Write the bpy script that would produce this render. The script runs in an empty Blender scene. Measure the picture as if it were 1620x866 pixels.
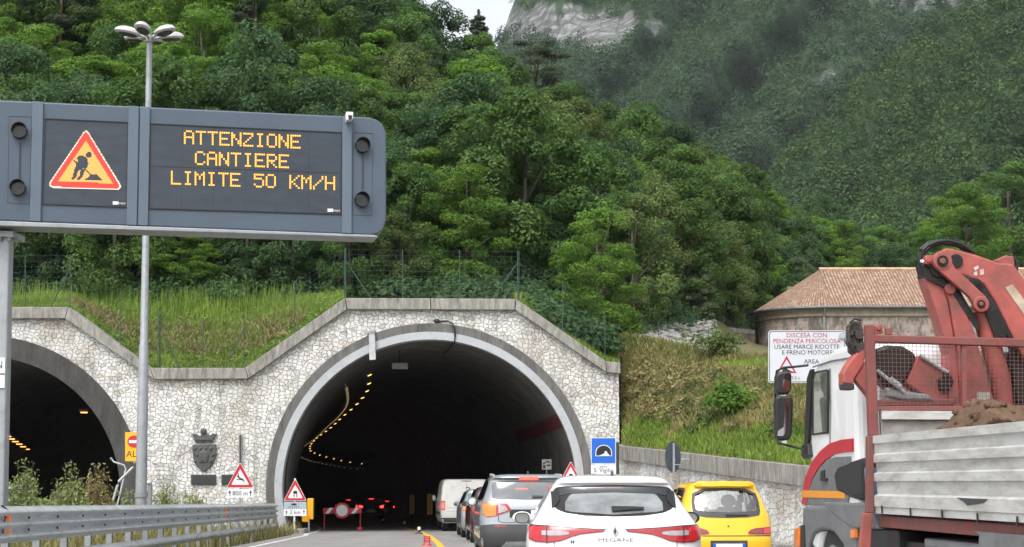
import bpy, bmesh, math, random
import numpy as np
from mathutils import Vector, Matrix
sc = bpy.context.scene
COL = sc.collection
R = math.radians
# ------------------------------------------------------------------ camera
FPX, CZ, HOR = 2600.0, 1.36, 764.0            # focal length in photo pixels, eye height, horizon row
TH = math.atan((HOR - 433) / FPX)
cam = bpy.data.cameras.new('camera'); co = bpy.data.objects.new('camera', cam); COL.objects.link(co)
cam.sensor_width = 36; cam.lens = FPX / 1620 * 36; cam.clip_start = .1; cam.clip_end = 6000
co.location = (0, 0, CZ); co.rotation_euler = (math.pi/2 + TH, 0, 0)
sc.camera = co
# ------------------------------------------------------------------ overcast daylight
SUN_EL, SUN_AZ = 56, 205                      # degrees; azimuth clockwise from +Y
w = bpy.data.worlds.new('World'); sc.world = w; w.use_nodes = True
nt = w.node_tree; bgn = nt.nodes['Background']
sky = nt.nodes.new('ShaderNodeTexSky'); sky.sky_type = 'NISHITA'; sky.sun_disc = False
sky.sun_elevation = R(SUN_EL); sky.sun_rotation = R(SUN_AZ); sky.air_density = 1.0; sky.dust_density = 4.0; sky.ozone_density = 1.0
hs = nt.nodes.new('ShaderNodeHueSaturation'); hs.inputs['Saturation'].default_value = .22
nt.links.new(sky.outputs[0], hs.inputs['Color']); nt.links.new(hs.outputs[0], bgn.inputs[0])
bgn.inputs[1].default_value = .15
sl = bpy.data.lights.new('sun', 'SUN'); sl.energy = .8; sl.angle = R(35); sl.color = (1, .965, .91)
so = bpy.data.objects.new('sun', sl); COL.objects.link(so)
sd = Vector((math.sin(R(SUN_AZ))*math.cos(R(SUN_EL)), math.cos(R(SUN_AZ))*math.cos(R(SUN_EL)), math.sin(R(SUN_EL))))
so.rotation_euler = sd.to_track_quat('Z', 'Y').to_euler(); so.location = sd*50 + Vector((0, 0, 40))
sc.view_settings.view_transform = 'Standard'; sc.view_settings.look = 'None'; sc.view_settings.gamma = 1
sc.view_settings.use_curve_mapping = False
sc.view_settings.exposure = .98
sc.cycles.use_denoising = True
sc.cycles.max_bounces = 6; sc.cycles.transparent_max_bounces = 12
# ------------------------------------------------------------------ geometry helpers
cT, sT = math.cos(TH), math.sin(TH)
def ray(px, py):
    u, v = (px - 810) / FPX, (433 - py) / FPX
    return Vector((u, cT - v*sT, sT + v*cT))
def P(px, py, d):
    r = ray(px, py); t = d / r.y
    return Vector((r.x*t, d, CZ + r.z*t))
def plane_hit(px, py, p0, n):
    r = ray(px, py); o = Vector((0, 0, CZ)); t = (p0 - o).dot(n) / r.dot(n)
    return o + r*t
def gz(y):
    if y < 22: return 0.0
    if y < 62: return -.011*(y - 22)
    return -.44 - .014*(y - 62)
def G(px, py, dz=0):
    d = 40.0
    for _ in range(30):
        p = P(px, py, d); d = max(3, min(200, (CZ - gz(d) - dz) / max(1e-4, (CZ - p.z) / d)))
    return P(px, py, d)
def pchip(xs, ys, x):
    xs = np.asarray(xs, float); ys = np.asarray(ys, float); h = np.diff(xs); dl = np.diff(ys)/h
    m = np.zeros_like(ys)
    for i in range(1, len(xs)-1):
        if dl[i-1]*dl[i] > 0:
            w1, w2 = 2*h[i]+h[i-1], h[i]+2*h[i-1]; m[i] = (w1+w2)/(w1/dl[i-1]+w2/dl[i])
    m[0], m[-1] = dl[0], dl[-1]
    x = np.clip(np.asarray(x, float), xs[0], xs[-1]); i = np.clip(np.searchsorted(xs, x)-1, 0, len(h)-1)
    t = (x-xs[i])/h[i]
    return (2*t**3-3*t**2+1)*ys[i]+(t**3-2*t**2+t)*h[i]*m[i]+(-2*t**3+3*t**2)*ys[i+1]+(t**3-t**2)*h[i]*m[i+1]

ROOT = {}                                       # world placement of every root, so parts can be modelled in world space
def tag(o, label=None, cat=None, group=None, kind=None):
    if label: o['label'] = label
    if cat: o['category'] = cat
    if group: o['group'] = group
    if kind: o['kind'] = kind
    return o
def thing(name, label, cat, loc=(0, 0, 0), rz=0, group=None):
    o = bpy.data.objects.new(name, None); COL.objects.link(o); o.empty_display_size = .2
    o.location = loc; o.rotation_euler = (0, 0, rz)
    ROOT[o.name] = Matrix.Translation(Vector(loc)) @ Matrix.Rotation(rz, 4, 'Z')
    return tag(o, label, cat, group)
def copy_tree(o, parent=None):
    c = o.copy(); COL.objects.link(c); c.parent = parent
    for ch in o.children: copy_tree(ch, c)
    return c
class MB:
    def __init__(s): s.v = []; s.f = []; s.m = []; s.k = 0
    def mat(s, k): s.k = k; return s
    def add(s, vs, fs):
        b = len(s.v); s.v += [tuple(p) for p in vs]
        for f in fs: s.f.append(tuple(b+i for i in f)); s.m.append(s.k)
        return s
    def box(s, lo, hi):
        x0, y0, z0 = lo; x1, y1, z1 = hi
        return s.add([(x0,y0,z0),(x1,y0,z0),(x1,y1,z0),(x0,y1,z0),(x0,y0,z1),(x1,y0,z1),(x1,y1,z1),(x0,y1,z1)],
                     [(0,3,2,1),(4,5,6,7),(0,1,5,4),(1,2,6,5),(2,3,7,6),(3,0,4,7)])
    def prism(s, pts, off):                     # a flat polygon of 3-D points pushed along off
        n = len(pts); off = Vector(off); pts = [Vector(p) for p in pts]
        return s.add(pts + [p+off for p in pts], [tuple(range(n)), tuple(range(2*n-1, n-1, -1))] +
                     [(i, i+n, (i+1) % n + n, (i+1) % n) for i in range(n)])
    def ppx(s, pts, d, th): return s.prism([P(x, y, d) for x, y in pts], (0, th, 0))
    def flat(s, pts): return s.add(pts, [tuple(range(len(pts)))])
    def cyl(s, p0, p1, r0, r1=None, n=12, caps=True):
        r1 = r0 if r1 is None else r1; p0, p1 = Vector(p0), Vector(p1); a = (p1-p0).normalized()
        u = a.cross(Vector((0, 0, 1)) if abs(a.z) < .9 else Vector((1, 0, 0))).normalized(); q = a.cross(u)
        vs = []
        for c, r in ((p0, r0), (p1, r1)):
            for i in range(n):
                t = 2*math.pi*i/n; vs.append(c + (u*math.cos(t)+q*math.sin(t))*r)
        fs = [(i, (i+1) % n, n+(i+1) % n, n+i) for i in range(n)]
        if caps: fs += [tuple(range(n-1, -1, -1)), tuple(range(n, 2*n))]
        return s.add(vs, fs)
    def tube(s, path, r, n=8):
        path = [Vector(p) for p in path]; k = len(path); vs = []
        for j, c in enumerate(path):
            a = (path[min(j+1, k-1)]-path[max(j-1, 0)]).normalized()
            u = a.cross(Vector((0, 0, 1)) if abs(a.z) < .9 else Vector((1, 0, 0))).normalized(); q = a.cross(u)
            rr = r[j] if isinstance(r, (list, tuple)) else r
            for i in range(n):
                t = 2*math.pi*i/n; vs.append(c+(u*math.cos(t)+q*math.sin(t))*rr)
        fs = [(j*n+i, j*n+(i+1) % n, (j+1)*n+(i+1) % n, (j+1)*n+i) for j in range(k-1) for i in range(n)]
        return s.add(vs, fs + [tuple(range(n-1, -1, -1)), tuple(range((k-1)*n, k*n))])
    def ell(s, c, r, nu=16, nv=10, lo=-90, hi=90, rot=None):
        vs = []; c = Vector(c)
        for j in range(nv+1):
            a = R(lo+(hi-lo)*j/nv)
            for i in range(nu):
                t = 2*math.pi*i/nu; p = Vector((r[0]*math.cos(a)*math.cos(t), r[1]*math.cos(a)*math.sin(t), r[2]*math.sin(a)))
                vs.append(c + (rot @ p if rot else p))
        return s.add(vs, [(j*nu+i, j*nu+(i+1) % nu, (j+1)*nu+(i+1) % nu, (j+1)*nu+i) for j in range(nv) for i in range(nu)])
    def grid(s, rows, closed=False):
        n = len(rows[0]); k = len(rows)
        vs = [p for r in rows for p in r]
        return s.add(vs, [(j*n+i, j*n+(i+1) % n, (j+1)*n+(i+1) % n, (j+1)*n+i) for j in range(k-1) for i in range(n if closed else n-1)])
    def sweep(s, path, prof, up=(0, 0, 1)):     # prof: closed outline of (side offset, height) carried along path
        path = [Vector(p) for p in path]; rows = []
        for j, c in enumerate(path):
            a = path[min(j+1, len(path)-1)]-path[max(j-1, 0)]; a.z = 0; a.normalize(); sd_ = a.cross(Vector((0, 0, 1)))
            rows.append([c + sd_*o + Vector((0, 0, h)) for o, h in prof])
        b = len(s.v); s.grid(rows, True); n = len(prof)
        return s._caps(b, n, len(rows))
    def _caps(s, b, n, k):
        s.f += [tuple(b+i for i in range(n-1, -1, -1)), tuple(b+(k-1)*n+i for i in range(n))]; s.m += [s.k, s.k]; return s
    def text(s, name, at, size, right=(1, 0, 0), up=(0, 0, 1), xs=1.0):
        vs, fs = TXT[name]; at = Vector(at); r, u = Vector(right)*size*xs, Vector(up)*size
        return s.add([at + r*v[0] + u*v[1] for v in vs], fs)
    def build(s, name, mats, parent=None, smooth=None, bevel=0, local=False, seg=2):
        me = bpy.data.meshes.new(name); vs = s.v
        if parent is not None and not local:
            top = parent
            while top.parent: top = top.parent
            inv = ROOT[top.name].inverted(); vs = [inv @ Vector(p) for p in vs]
        me.from_pydata([tuple(p) for p in vs], [], s.f)
        for m_ in (mats if isinstance(mats, (list, tuple)) else [mats]): me.materials.append(m_)
        me.polygons.foreach_set('material_index', s.m)
        me.validate()
        if smooth is not None:
            me.polygons.foreach_set('use_smooth', [True]*len(me.polygons)); me.set_sharp_from_angle(angle=R(smooth))
        o = bpy.data.objects.new(name, me); COL.objects.link(o)
        if parent is not None: o.parent = parent
        if bevel:
            b = o.modifiers.new('bevel', 'BEVEL'); b.width = bevel; b.segments = seg; b.limit_method = 'ANGLE'; b.angle_limit = R(35)
        return o
def np_mesh(name, V, F, mats, tint=None, smooth=False):
    me = bpy.data.meshes.new(name); V = np.asarray(V, np.float32); F = np.asarray(F, np.int32)
    me.vertices.add(len(V)); me.vertices.foreach_set('co', V.ravel())
    k = F.shape[1]; me.loops.add(F.size); me.polygons.add(len(F))
    me.loops.foreach_set('vertex_index', F.ravel()); me.polygons.foreach_set('loop_start', np.arange(0, F.size, k, dtype=np.int32))
    me.polygons.foreach_set('loop_total', np.full(len(F), k, np.int32))
    if tint is not None:
        a = me.attributes.new('tint', 'FLOAT', 'POINT'); a.data.foreach_set('value', np.asarray(tint, np.float32))
    me.update(calc_edges=True)
    if smooth: me.polygons.foreach_set('use_smooth', [True]*len(F))
    for m_ in (mats if isinstance(mats, (list, tuple)) else [mats]): me.materials.append(m_)
    return me
def link(name, me, parent=None, loc=None):
    o = bpy.data.objects.new(name, me); COL.objects.link(o)
    if parent is not None: o.parent = parent
    if loc is not None: o.location = loc
    return o
# lettering: outlines of every word used on a sign, made once
TXT = {}
def make_texts(words):
    for wd in words:
        cu = bpy.data.curves.new('t', 'FONT'); cu.body = wd; cu.align_x = 'CENTER'; cu.align_y = 'CENTER'; cu.resolution_u = 3
        ob = bpy.data.objects.new('t', cu); COL.objects.link(ob)
        bpy.context.view_layer.update()
        me = bpy.data.meshes.new_from_object(ob.evaluated_get(bpy.context.evaluated_depsgraph_get()))
        TXT[wd] = ([tuple(v.co) for v in me.vertices], [tuple(p.vertices) for p in me.polygons])
        bpy.data.objects.remove(ob); bpy.data.curves.remove(cu); bpy.data.meshes.remove(me)
make_texts(['DISCESA CON', 'PENDENZA PERICOLOSA', 'USARE MARCE RIDOTTE', 'E FRENO MOTORE', 'AREA', '> 7,5 t.', 'ALT', '800 m', '2 km',
            'S. Vigilio', 'galleria', 'N', 'MEGANE', 'aesys', 'pioggia'])
# ------------------------------------------------------------------ materials
def nd(t, k, **kw):
    n = t.nodes.new(k)
    for a, b in kw.items():
        if a[0] == '_': n.inputs[a[1:].replace('_', ' ')].default_value = b
        else: setattr(n, a, b)
    return n
def coords(t, scale=(1, 1, 1), out='Object'):
    tc = nd(t, 'ShaderNodeTexCoord'); mp = nd(t, 'ShaderNodeMapping'); mp.inputs['Scale'].default_value = scale
    t.links.new(tc.outputs[out], mp.inputs[0]); return mp.outputs[0]
def noise(t, vec, scale, detail=5, rough=.6):
    n = nd(t, 'ShaderNodeTexNoise'); n.inputs['Scale'].default_value = scale; n.inputs['Detail'].default_value = detail
    n.inputs['Roughness'].default_value = rough; t.links.new(vec, n.inputs['Vector']); return n.outputs['Fac']
def ramp(t, fac, stops):
    r = nd(t, 'ShaderNodeValToRGB'); e = r.color_ramp.elements
    for i, (p, c) in enumerate(stops):
        if i >= 2: e.new(p)
        e[i].position = p; e[i].color = (c, c, c, 1) if isinstance(c, (int, float)) else (*c, 1)
    t.links.new(fac, r.inputs[0]); return r.outputs[0]
def mix(t, fac, a, b, mode='MIX'):
    m = nd(t, 'ShaderNodeMix', data_type='RGBA', blend_type=mode)
    for sock, val in ((m.inputs['Factor'], fac), (m.inputs[6], a), (m.inputs[7], b)):
        if hasattr(val, 'is_linked'): t.links.new(val, sock)
        elif isinstance(val, (int, float)): sock.default_value = val if sock.type == 'VALUE' else (val, val, val, 1)
        else: sock.default_value = (*val, 1)
    return m.outputs[2]
def new_mat(name):
    m = bpy.data.materials.new(name); m.use_nodes = True; t = m.node_tree
    return m, t, t.nodes['Principled BSDF']
def bump(t, b, h, strength, dist=.02):
    n = nd(t, 'ShaderNodeBump'); n.inputs['Strength'].default_value = strength; n.inputs['Distance'].default_value = dist
    t.links.new(h, n.inputs['Height']); t.links.new(n.outputs[0], b.inputs['Normal'])
def M(name, c, rough=.5, metal=0, var=.12, scale=3, dirt=None, dirt_amt=.5, bmp=0, coat=0, emit=0, stretch=(1, 1, 1), spec=.5, backdark=False):
    m, t, b = new_mat(name); v = coords(t, stretch)
    n = noise(t, v, scale)
    col = mix(t, ramp(t, n, [(.3, 0), (.7, 1)]), tuple(x*(1-var) for x in c), tuple(min(1, x*(1+var)) for x in c))
    if dirt:
        n2 = noise(t, v, scale*2.7, 8, .7); col = mix(t, ramp(t, n2, [(.62-dirt_amt*.35, 0), (.85-dirt_amt*.2, 1)]), col, dirt)
    if backdark:
        g = nd(t, 'ShaderNodeNewGeometry'); col = mix(t, g.outputs['Backfacing'], col, (.03, .03, .03))
    t.links.new(col, b.inputs['Base Color']); b.inputs['Roughness'].default_value = rough; b.inputs['Metallic'].default_value = metal
    b.inputs['Coat Weight'].default_value = coat; b.inputs['Coat Roughness'].default_value = .04; b.inputs['Specular IOR Level'].default_value = spec
    if emit: t.links.new(col, b.inputs['Emission Color']); b.inputs['Emission Strength'].default_value = emit
    if bmp: bump(t, b, noise(t, v, scale*6, 6), bmp)
    return m
def leaf_mat(name, dark, light, var=.25, trans=.3, hue=.022):
    m, t, b = new_mat(name)
    at = nd(t, 'ShaderNodeAttribute', attribute_name='tint'); oi = nd(t, 'ShaderNodeObjectInfo')
    col = mix(t, at.outputs['Fac'], dark, light)
    h = nd(t, 'ShaderNodeHueSaturation'); t.links.new(col, h.inputs['Color'])
    mr = nd(t, 'ShaderNodeMapRange'); mr.inputs[3].default_value = 1-var; mr.inputs[4].default_value = 1+var
    t.links.new(oi.outputs['Random'], mr.inputs[0]); t.links.new(mr.outputs[0], h.inputs['Value'])
    m2 = nd(t, 'ShaderNodeMapRange'); m2.inputs[3].default_value = .5-hue; m2.inputs[4].default_value = .5+hue*.35
    ml = nd(t, 'ShaderNodeMath', operation='FRACT'); mm = nd(t, 'ShaderNodeMath', operation='MULTIPLY'); mm.inputs[1].default_value = 17.3
    t.links.new(oi.outputs['Random'], mm.inputs[0]); t.links.new(mm.outputs[0], ml.inputs[0]); t.links.new(ml.outputs[0], m2.inputs[0]); t.links.new(m2.outputs[0], h.inputs['Hue'])
    t.links.new(h.outputs[0], b.inputs['Base Color']); b.inputs['Roughness'].default_value = .6; b.inputs['Specular IOR Level'].default_value = .25
    tr = nd(t, 'ShaderNodeBsdfTranslucent'); t.links.new(h.outputs[0], tr.inputs[0])
    mx = nd(t, 'ShaderNodeMixShader'); mx.inputs[0].default_value = trans
    t.links.new(b.outputs[0], mx.inputs[1]); t.links.new(tr.outputs[0], mx.inputs[2]); t.links.new(mx.outputs[0], t.nodes['Material Output'].inputs[0])
    return m
def stone_mat():
    m, t, b = new_mat('rubble_masonry'); v = coords(t)
    sp = nd(t, 'ShaderNodeSeparateXYZ'); t.links.new(v, sp.inputs[0])
    ad = nd(t, 'ShaderNodeMath', operation='ADD'); t.links.new(sp.outputs[0], ad.inputs[0]); t.links.new(sp.outputs[1], ad.inputs[1])
    cb = nd(t, 'ShaderNodeCombineXYZ'); t.links.new(ad.outputs[0], cb.inputs[0]); t.links.new(sp.outputs[2], cb.inputs[1])
    mp = nd(t, 'ShaderNodeMapping'); mp.inputs['Scale'].default_value = (1, 1.15, 1); mp.inputs['Rotation'].default_value = (0, 0, .12); t.links.new(cb.outputs[0], mp.inputs[0])
    nn = nd(t, 'ShaderNodeTexNoise'); nn.inputs['Scale'].default_value = 1.7; nn.inputs['Detail'].default_value = 4; t.links.new(cb.outputs[0], nn.inputs['Vector'])
    sc_ = nd(t, 'ShaderNodeVectorMath', operation='SCALE'); sc_.inputs['Scale'].default_value = .22; t.links.new(nn.outputs['Color'], sc_.inputs[0])
    vv = nd(t, 'ShaderNodeVectorMath', operation='ADD'); t.links.new(mp.outputs[0], vv.inputs[0]); t.links.new(sc_.outputs[0], vv.inputs[1])
    def vor(feat, metric='CHEBYCHEV', s=6.0):
        q = nd(t, 'ShaderNodeTexVoronoi', feature=feat, voronoi_dimensions='2D', distance=metric); q.inputs['Scale'].default_value = s; q.inputs['Randomness'].default_value = .92; t.links.new(vv.outputs[0], q.inputs['Vector']); return q
    f1, f2 = vor('F1'), vor('F2')
    df = nd(t, 'ShaderNodeMath', operation='SUBTRACT'); t.links.new(f2.outputs['Distance'], df.inputs[0]); t.links.new(f1.outputs['Distance'], df.inputs[1])
    cs = nd(t, 'ShaderNodeSeparateColor'); t.links.new(f1.outputs['Color'], cs.inputs[0])
    base = ramp(t, cs.outputs[0], [(0, (.44, .435, .415)), (.2, (.67, .665, .645)), (.6, (.80, .797, .78)), (.94, (.74, .725, .68)), (1, (.62, .53, .41))])
    gr = mix(t, ramp(t, noise(t, v, 9, 8, .75), [(.36, .4), (.58, 1)]), (.44, .43, .40), base)
    big = mix(t, ramp(t, noise(t, v, .42, 5), [(.5, 0), (.68, .65)]), gr, (.30, .25, .19))
    wet = mix(t, ramp(t, noise(t, coords(t, (2.2, 2.2, .28)), 1.0, 6, .7), [(.54, 0), (.70, .7)]), big, (.16, .14, .11))
    jn0 = ramp(t, df.outputs[0], [(.008, 0), (.04, 1)])
    jn = mix(t, ramp(t, noise(t, v, 2.6, 4), [(.40, .75), (.62, 0)]), jn0, (1, 1, 1))
    col = mix(t, jn, (.19, .18, .165), wet)
    t.links.new(col, b.inputs['Base Color']); b.inputs['Roughness'].default_value = .9
    hgt = mix(t, .35, ramp(t, df.outputs[0], [(0, 0), (.16, 1)]), noise(t, v, 12, 6))
    bump(t, b, hgt, 1.0, .05)
    return m
def streak_mat(name, c, dark, scale=1.5, amt=.5):                # weathered concrete with run-off streaks
    m, t, b = new_mat(name); v = coords(t)
    vs = coords(t, (2.6, 2.6, .55))
    n1 = ramp(t, noise(t, vs, scale*1.2, 9, .78), [(.55-amt*.3, 0), (.8-amt*.15, 1)]); n2 = noise(t, v, 5, 8, .7)
    col = mix(t, n1, mix(t, n2, tuple(x*.8 for x in c), tuple(x*1.15 for x in c)), dark)
    t.links.new(col, b.inputs['Base Color']); b.inputs['Roughness'].default_value = .85
    bump(t, b, noise(t, v, 30, 5), .3, .01); return m
def road_mat():
    m, t, b = new_mat('asphalt'); v = coords(t)
    n = noise(t, v, 60, 4, .8); n2 = noise(t, coords(t, (1, .12, 1)), 1.3, 5); n3 = noise(t, v, .5, 4)
    col = mix(t, n, (.17, .163, .156), (.26, .25, .24)); col = mix(t, ramp(t, n2, [(.4, 0), (.65, .5)]), col, (.14, .135, .13))
    col = mix(t, ramp(t, n3, [(.45, 0), (.7, .5)]), col, (.28, .27, .26))
    t.links.new(col, b.inputs['Base Color']); b.inputs['Roughness'].default_value = .8; bump(t, b, n, .25, .01); return m
def tile_mat():
    m, t, b = new_mat('roof_tiles'); u = nd(t, 'ShaderNodeUVMap'); mp = nd(t, 'ShaderNodeMapping'); t.links.new(u.outputs[0], mp.inputs[0])
    sp = nd(t, 'ShaderNodeSeparateXYZ'); t.links.new(mp.outputs[0], sp.inputs[0])
    def wave(s, k):
        a = nd(t, 'ShaderNodeMath', operation='MULTIPLY'); a.inputs[1].default_value = k; t.links.new(s, a.inputs[0])
        f = nd(t, 'ShaderNodeMath', operation='FRACT'); t.links.new(a.outputs[0], f.inputs[0]); return f.outputs[0], a.outputs[0]
    fx, ax = wave(sp.outputs[0], 5.5); fy, ay = wave(sp.outputs[1], 4.2)
    fl = nd(t, 'ShaderNodeVectorMath', operation='FLOOR'); cb = nd(t, 'ShaderNodeCombineXYZ'); t.links.new(ax, cb.inputs[0]); t.links.new(ay, cb.inputs[1]); t.links.new(cb.outputs[0], fl.inputs[0])
    wn = nd(t, 'ShaderNodeTexWhiteNoise'); t.links.new(fl.outputs[0], wn.inputs['Vector'])
    col = ramp(t, wn.outputs['Value'], [(0, (.25, .155, .105)), (.5, (.33, .215, .145)), (.85, (.37, .255, .18)), (1, (.42, .31, .23))])
    groove = ramp(t, fx, [(.0, .25), (.25, 1), (.75, 1), (1, .25)]); lip = ramp(t, fy, [(0, .3), (.14, 1)])
    h = mix(t, 1, groove, lip, 'MULTIPLY')
    gap = mix(t, h, (.07, .04, .03), (1, 1, 1)); col = mix(t, 1, col, gap, 'MULTIPLY')
    t.links.new(col, b.inputs['Base Color']); b.inputs['Roughness'].default_value = .85; bump(t, b, h, .8, .05); return m
def fort_mat():
    m, t, b = new_mat('old_stone_wall'); v = coords(t)
    br = nd(t, 'ShaderNodeTexBrick'); br.inputs['Scale'].default_value = 1.0; br.inputs['Mortar Size'].default_value = .012
    br.inputs['Brick Width'].default_value = .9; br.inputs['Row Height'].default_value = .42
    u = nd(t, 'ShaderNodeUVMap'); t.links.new(u.outputs[0], br.inputs['Vector'])
    br.inputs['Color1'].default_value = (.42, .345, .30, 1); br.inputs['Color2'].default_value = (.32, .265, .235, 1); br.inputs['Mortar'].default_value = (.22, .19, .17, 1)
    col = mix(t, ramp(t, noise(t, coords(t, (1, 1, .45)), 1.9, 8, .75), [(.46, 0), (.56, .85)]), br.outputs['Color'], (.10, .09, .08))
    col = mix(t, ramp(t, noise(t, v, .7, 4), [(.5, 0), (.7, .35)]), col, (.40, .34, .30))
    t.links.new(col, b.inputs['Base Color']); b.inputs['Roughness'].default_value = .9; bump(t, b, noise(t, v, 8, 6), .5, .05); return m
def soil_mat(name, a, b_, c_, sc_=.8):
    m, t, b = new_mat(name); v = coords(t)
    col = mix(t, ramp(t, noise(t, v, sc_, 8, .7), [(.35, 0), (.65, 1)]), a, b_); col = mix(t, ramp(t, noise(t, v, sc_*4, 6), [(.5, 0), (.7, .8)]), col, c_)
    t.links.new(col, b.inputs['Base Color']); b.inputs['Roughness'].default_value = .95; bump(t, b, noise(t, v, sc_*8, 6), .6, .1); return m
def rocky_mat():                                                 # wooded mountainside with bare limestone where 'tint' is high
    m, t, b = new_mat('mountain_ground'); v = coords(t, (1, 1, 1))
    at = nd(t, 'ShaderNodeAttribute', attribute_name='tint')
    st = noise(t, coords(t, (.35, .35, .09)), 1.0, 9, .8); st2 = noise(t, coords(t, (.05, .05, .25)), 1.0, 8, .7)
    rock = mix(t, ramp(t, st, [(.35, 0), (.62, 1)]), (.09, .093, .098), (.38, .38, .385)); cr = nd(t, 'ShaderNodeTexVoronoi', feature='DISTANCE_TO_EDGE'); cr.inputs['Scale'].default_value = 1.0; t.links.new(coords(t, (.13, .13, .06)), cr.inputs['Vector'])
    rock = mix(t, ramp(t, cr.outputs['Distance'], [(.0, .75), (.10, 0)]), rock, (.045, .048, .05))
    sz = nd(t, 'ShaderNodeTexWave', wave_type='BANDS', bands_direction='Z'); sz.inputs['Scale'].default_value = .05; sz.inputs['Distortion'].default_value = 5; sz.inputs['Detail'].default_value = 4; t.links.new(v, sz.inputs['Vector'])
    rock = mix(t, ramp(t, sz.outputs['Fac'], [(.35, .5), (.6, 0)]), rock, (.07, .075, .075))
    rock = mix(t, ramp(t, st2, [(.46, 0), (.66, .85)]), rock, (.06, .075, .05))
    col = mix(t, at.outputs['Fac'], (.032, .066, .028), rock)
    t.links.new(col, b.inputs['Base Color']); b.inputs['Roughness'].default_value = .95; bump(t, b, st, .8, 2.0); return m
def glass_mat(name, tint=.8, a=.12):
    m, t, b = new_mat(name); tr = nd(t, 'ShaderNodeBsdfTransparent'); tr.inputs[0].default_value = (tint, tint*1.02, tint, 1)
    gl = nd(t, 'ShaderNodeBsdfGlossy'); gl.inputs['Roughness'].default_value = .02
    fr = nd(t, 'ShaderNodeLayerWeight'); fr.inputs[0].default_value = .35
    mr = nd(t, 'ShaderNodeMapRange'); mr.inputs[3].default_value = a; mr.inputs[4].default_value = .9; t.links.new(fr.outputs['Fresnel'], mr.inputs[0])
    mx = nd(t, 'ShaderNodeMixShader'); t.links.new(mr.outputs[0], mx.inputs[0]); t.links.new(tr.outputs[0], mx.inputs[1]); t.links.new(gl.outputs[0], mx.inputs[2])
    t.links.new(mx.outputs[0], t.nodes['Material Output'].inputs[0]); return m
def emit_mat(name, c, s):
    m, t, b = new_mat(name); v = coords(t); n = noise(t, v, 9)
    col = mix(t, n, tuple(x*.92 for x in c), c); t.links.new(col, b.inputs['Emission Color']); b.inputs['Emission Strength'].default_value = s
    b.inputs['Base Color'].default_value = (*[x*.4 for x in c], 1); return m

m_stone = stone_mat(); m_road = road_mat(); m_tile = tile_mat(); m_fort = fort_mat(); m_rocky = rocky_mat()
m_conc = streak_mat('weathered_concrete', (.43, .415, .375), (.07, .066, .055), 1.5, .75)
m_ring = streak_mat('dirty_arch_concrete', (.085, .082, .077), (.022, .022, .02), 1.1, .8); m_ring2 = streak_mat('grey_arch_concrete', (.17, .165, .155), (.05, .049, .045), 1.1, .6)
m_ringl = M('pale_painted_arch', (.40, .42, .44), .6, var=.07, scale=1.2, dirt=(.28, .285, .28), dirt_amt=.3)
m_lining = M('sooty_tunnel_lining', (.15, .143, .13), .85, var=.3, scale=.6, dirt=(.06, .057, .052), dirt_amt=.6)
m_galv = M('galvanised_steel', (.50, .525, .54), .42, .35, var=.12, scale=1.3, dirt=(.25, .26, .26), dirt_amt=.35)
m_pole = M('grey_pole_steel', (.33, .35, .37), .45, .35, var=.12, scale=1.3, dirt=(.22, .23, .23), dirt_amt=.35)
m_galvd = M('dull_galvanised_steel', (.31, .33, .345), .5, .5, var=.15, scale=2, dirt=(.2, .2, .19), dirt_amt=.4)
m_vms = M('slate_blue_paint', (.070, .098, .136), .45, var=.08, scale=.9, dirt=(.08, .09, .11), dirt_amt=.25, stretch=(1, 1, .4))
m_vmsl = M('lighter_slate_paint', (.105, .140, .185), .45, var=.08, scale=1.1, stretch=(1, 1, .4))
m_screen = M('display_face', (.034, .045, .062), .5, var=.2, scale=2.5, stretch=(1, 1, 3))
m_black = M('black_plastic', (.012, .012, .013), .45, var=.2, scale=6)
m_dark = M('dark_grey_metal', (.035, .037, .04), .55, var=.2, scale=5)
m_rubber = M('tyre_rubber', (.018, .018, .018), .85, var=.2, scale=8)
m_white = M('white_enamel', (.72, .73, .74), .35, var=.04, scale=4)
m_red = M('sign_red', (.50, .02, .03), .4, var=.06, scale=4)
m_blue = M('sign_blue', (.01, .12, .55), .4, var=.06, scale=4)
m_yellow = M('sign_yellow', (.85, .42, .01), .45, var=.06, scale=4)
m_ink = M('sign_black', (.012, .012, .014), .5, var=.1, scale=6)
m_grey = M('grey_enamel', (.36, .40, .45), .45, var=.08, scale=4)
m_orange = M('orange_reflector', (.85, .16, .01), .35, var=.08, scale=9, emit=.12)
m_signback = M('sign_back', (.06, .075, .09), .5, .3, var=.2, scale=5)
m_bronze = M('dark_bronze', (.085, .088, .085), .6, .3, var=.35, scale=8, bmp=.5)
m_fence = M('green_fence_steel', (.035, .075, .062), .5, var=.2, scale=6)
m_bark = M('bark', (.085, .07, .055), .9, var=.35, scale=4, bmp=.6, stretch=(3, 3, .6))
m_barkp = M('reddish_bark', (.13, .08, .06), .9, var=.35, scale=4, bmp=.6, stretch=(3, 3, .6))
L_loc = leaf_mat('locust_leaves', (.072, .165, .022), (.190, .340, .050), .16, .45, .008)
L_mid = leaf_mat('broad_leaves', (.054, .118, .028), (.130, .232, .054), .22, .45, .010)
L_drk = leaf_mat('dark_leaves', (.038, .086, .033), (.086, .160, .058), .22, .42, .008)
L_olv = leaf_mat('olive_leaves', (.074, .116, .034), (.168, .232, .068), .22, .4, .012)
L_pin = leaf_mat('pine_needles', (.040, .062, .034), (.082, .112, .060), .2, .3, .01)
L_gry = leaf_mat('greyish_leaves', (.075, .115, .065), (.19, .25, .14), .15)
L_far = leaf_mat('far_leaves', (.026, .066, .032), (.070, .130, .052), 0, .3, 0)
L_far2 = leaf_mat('nearer_mountain_leaves', (.026, .066, .018), (.078, .145, .036), 0, .3, 0)
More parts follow.
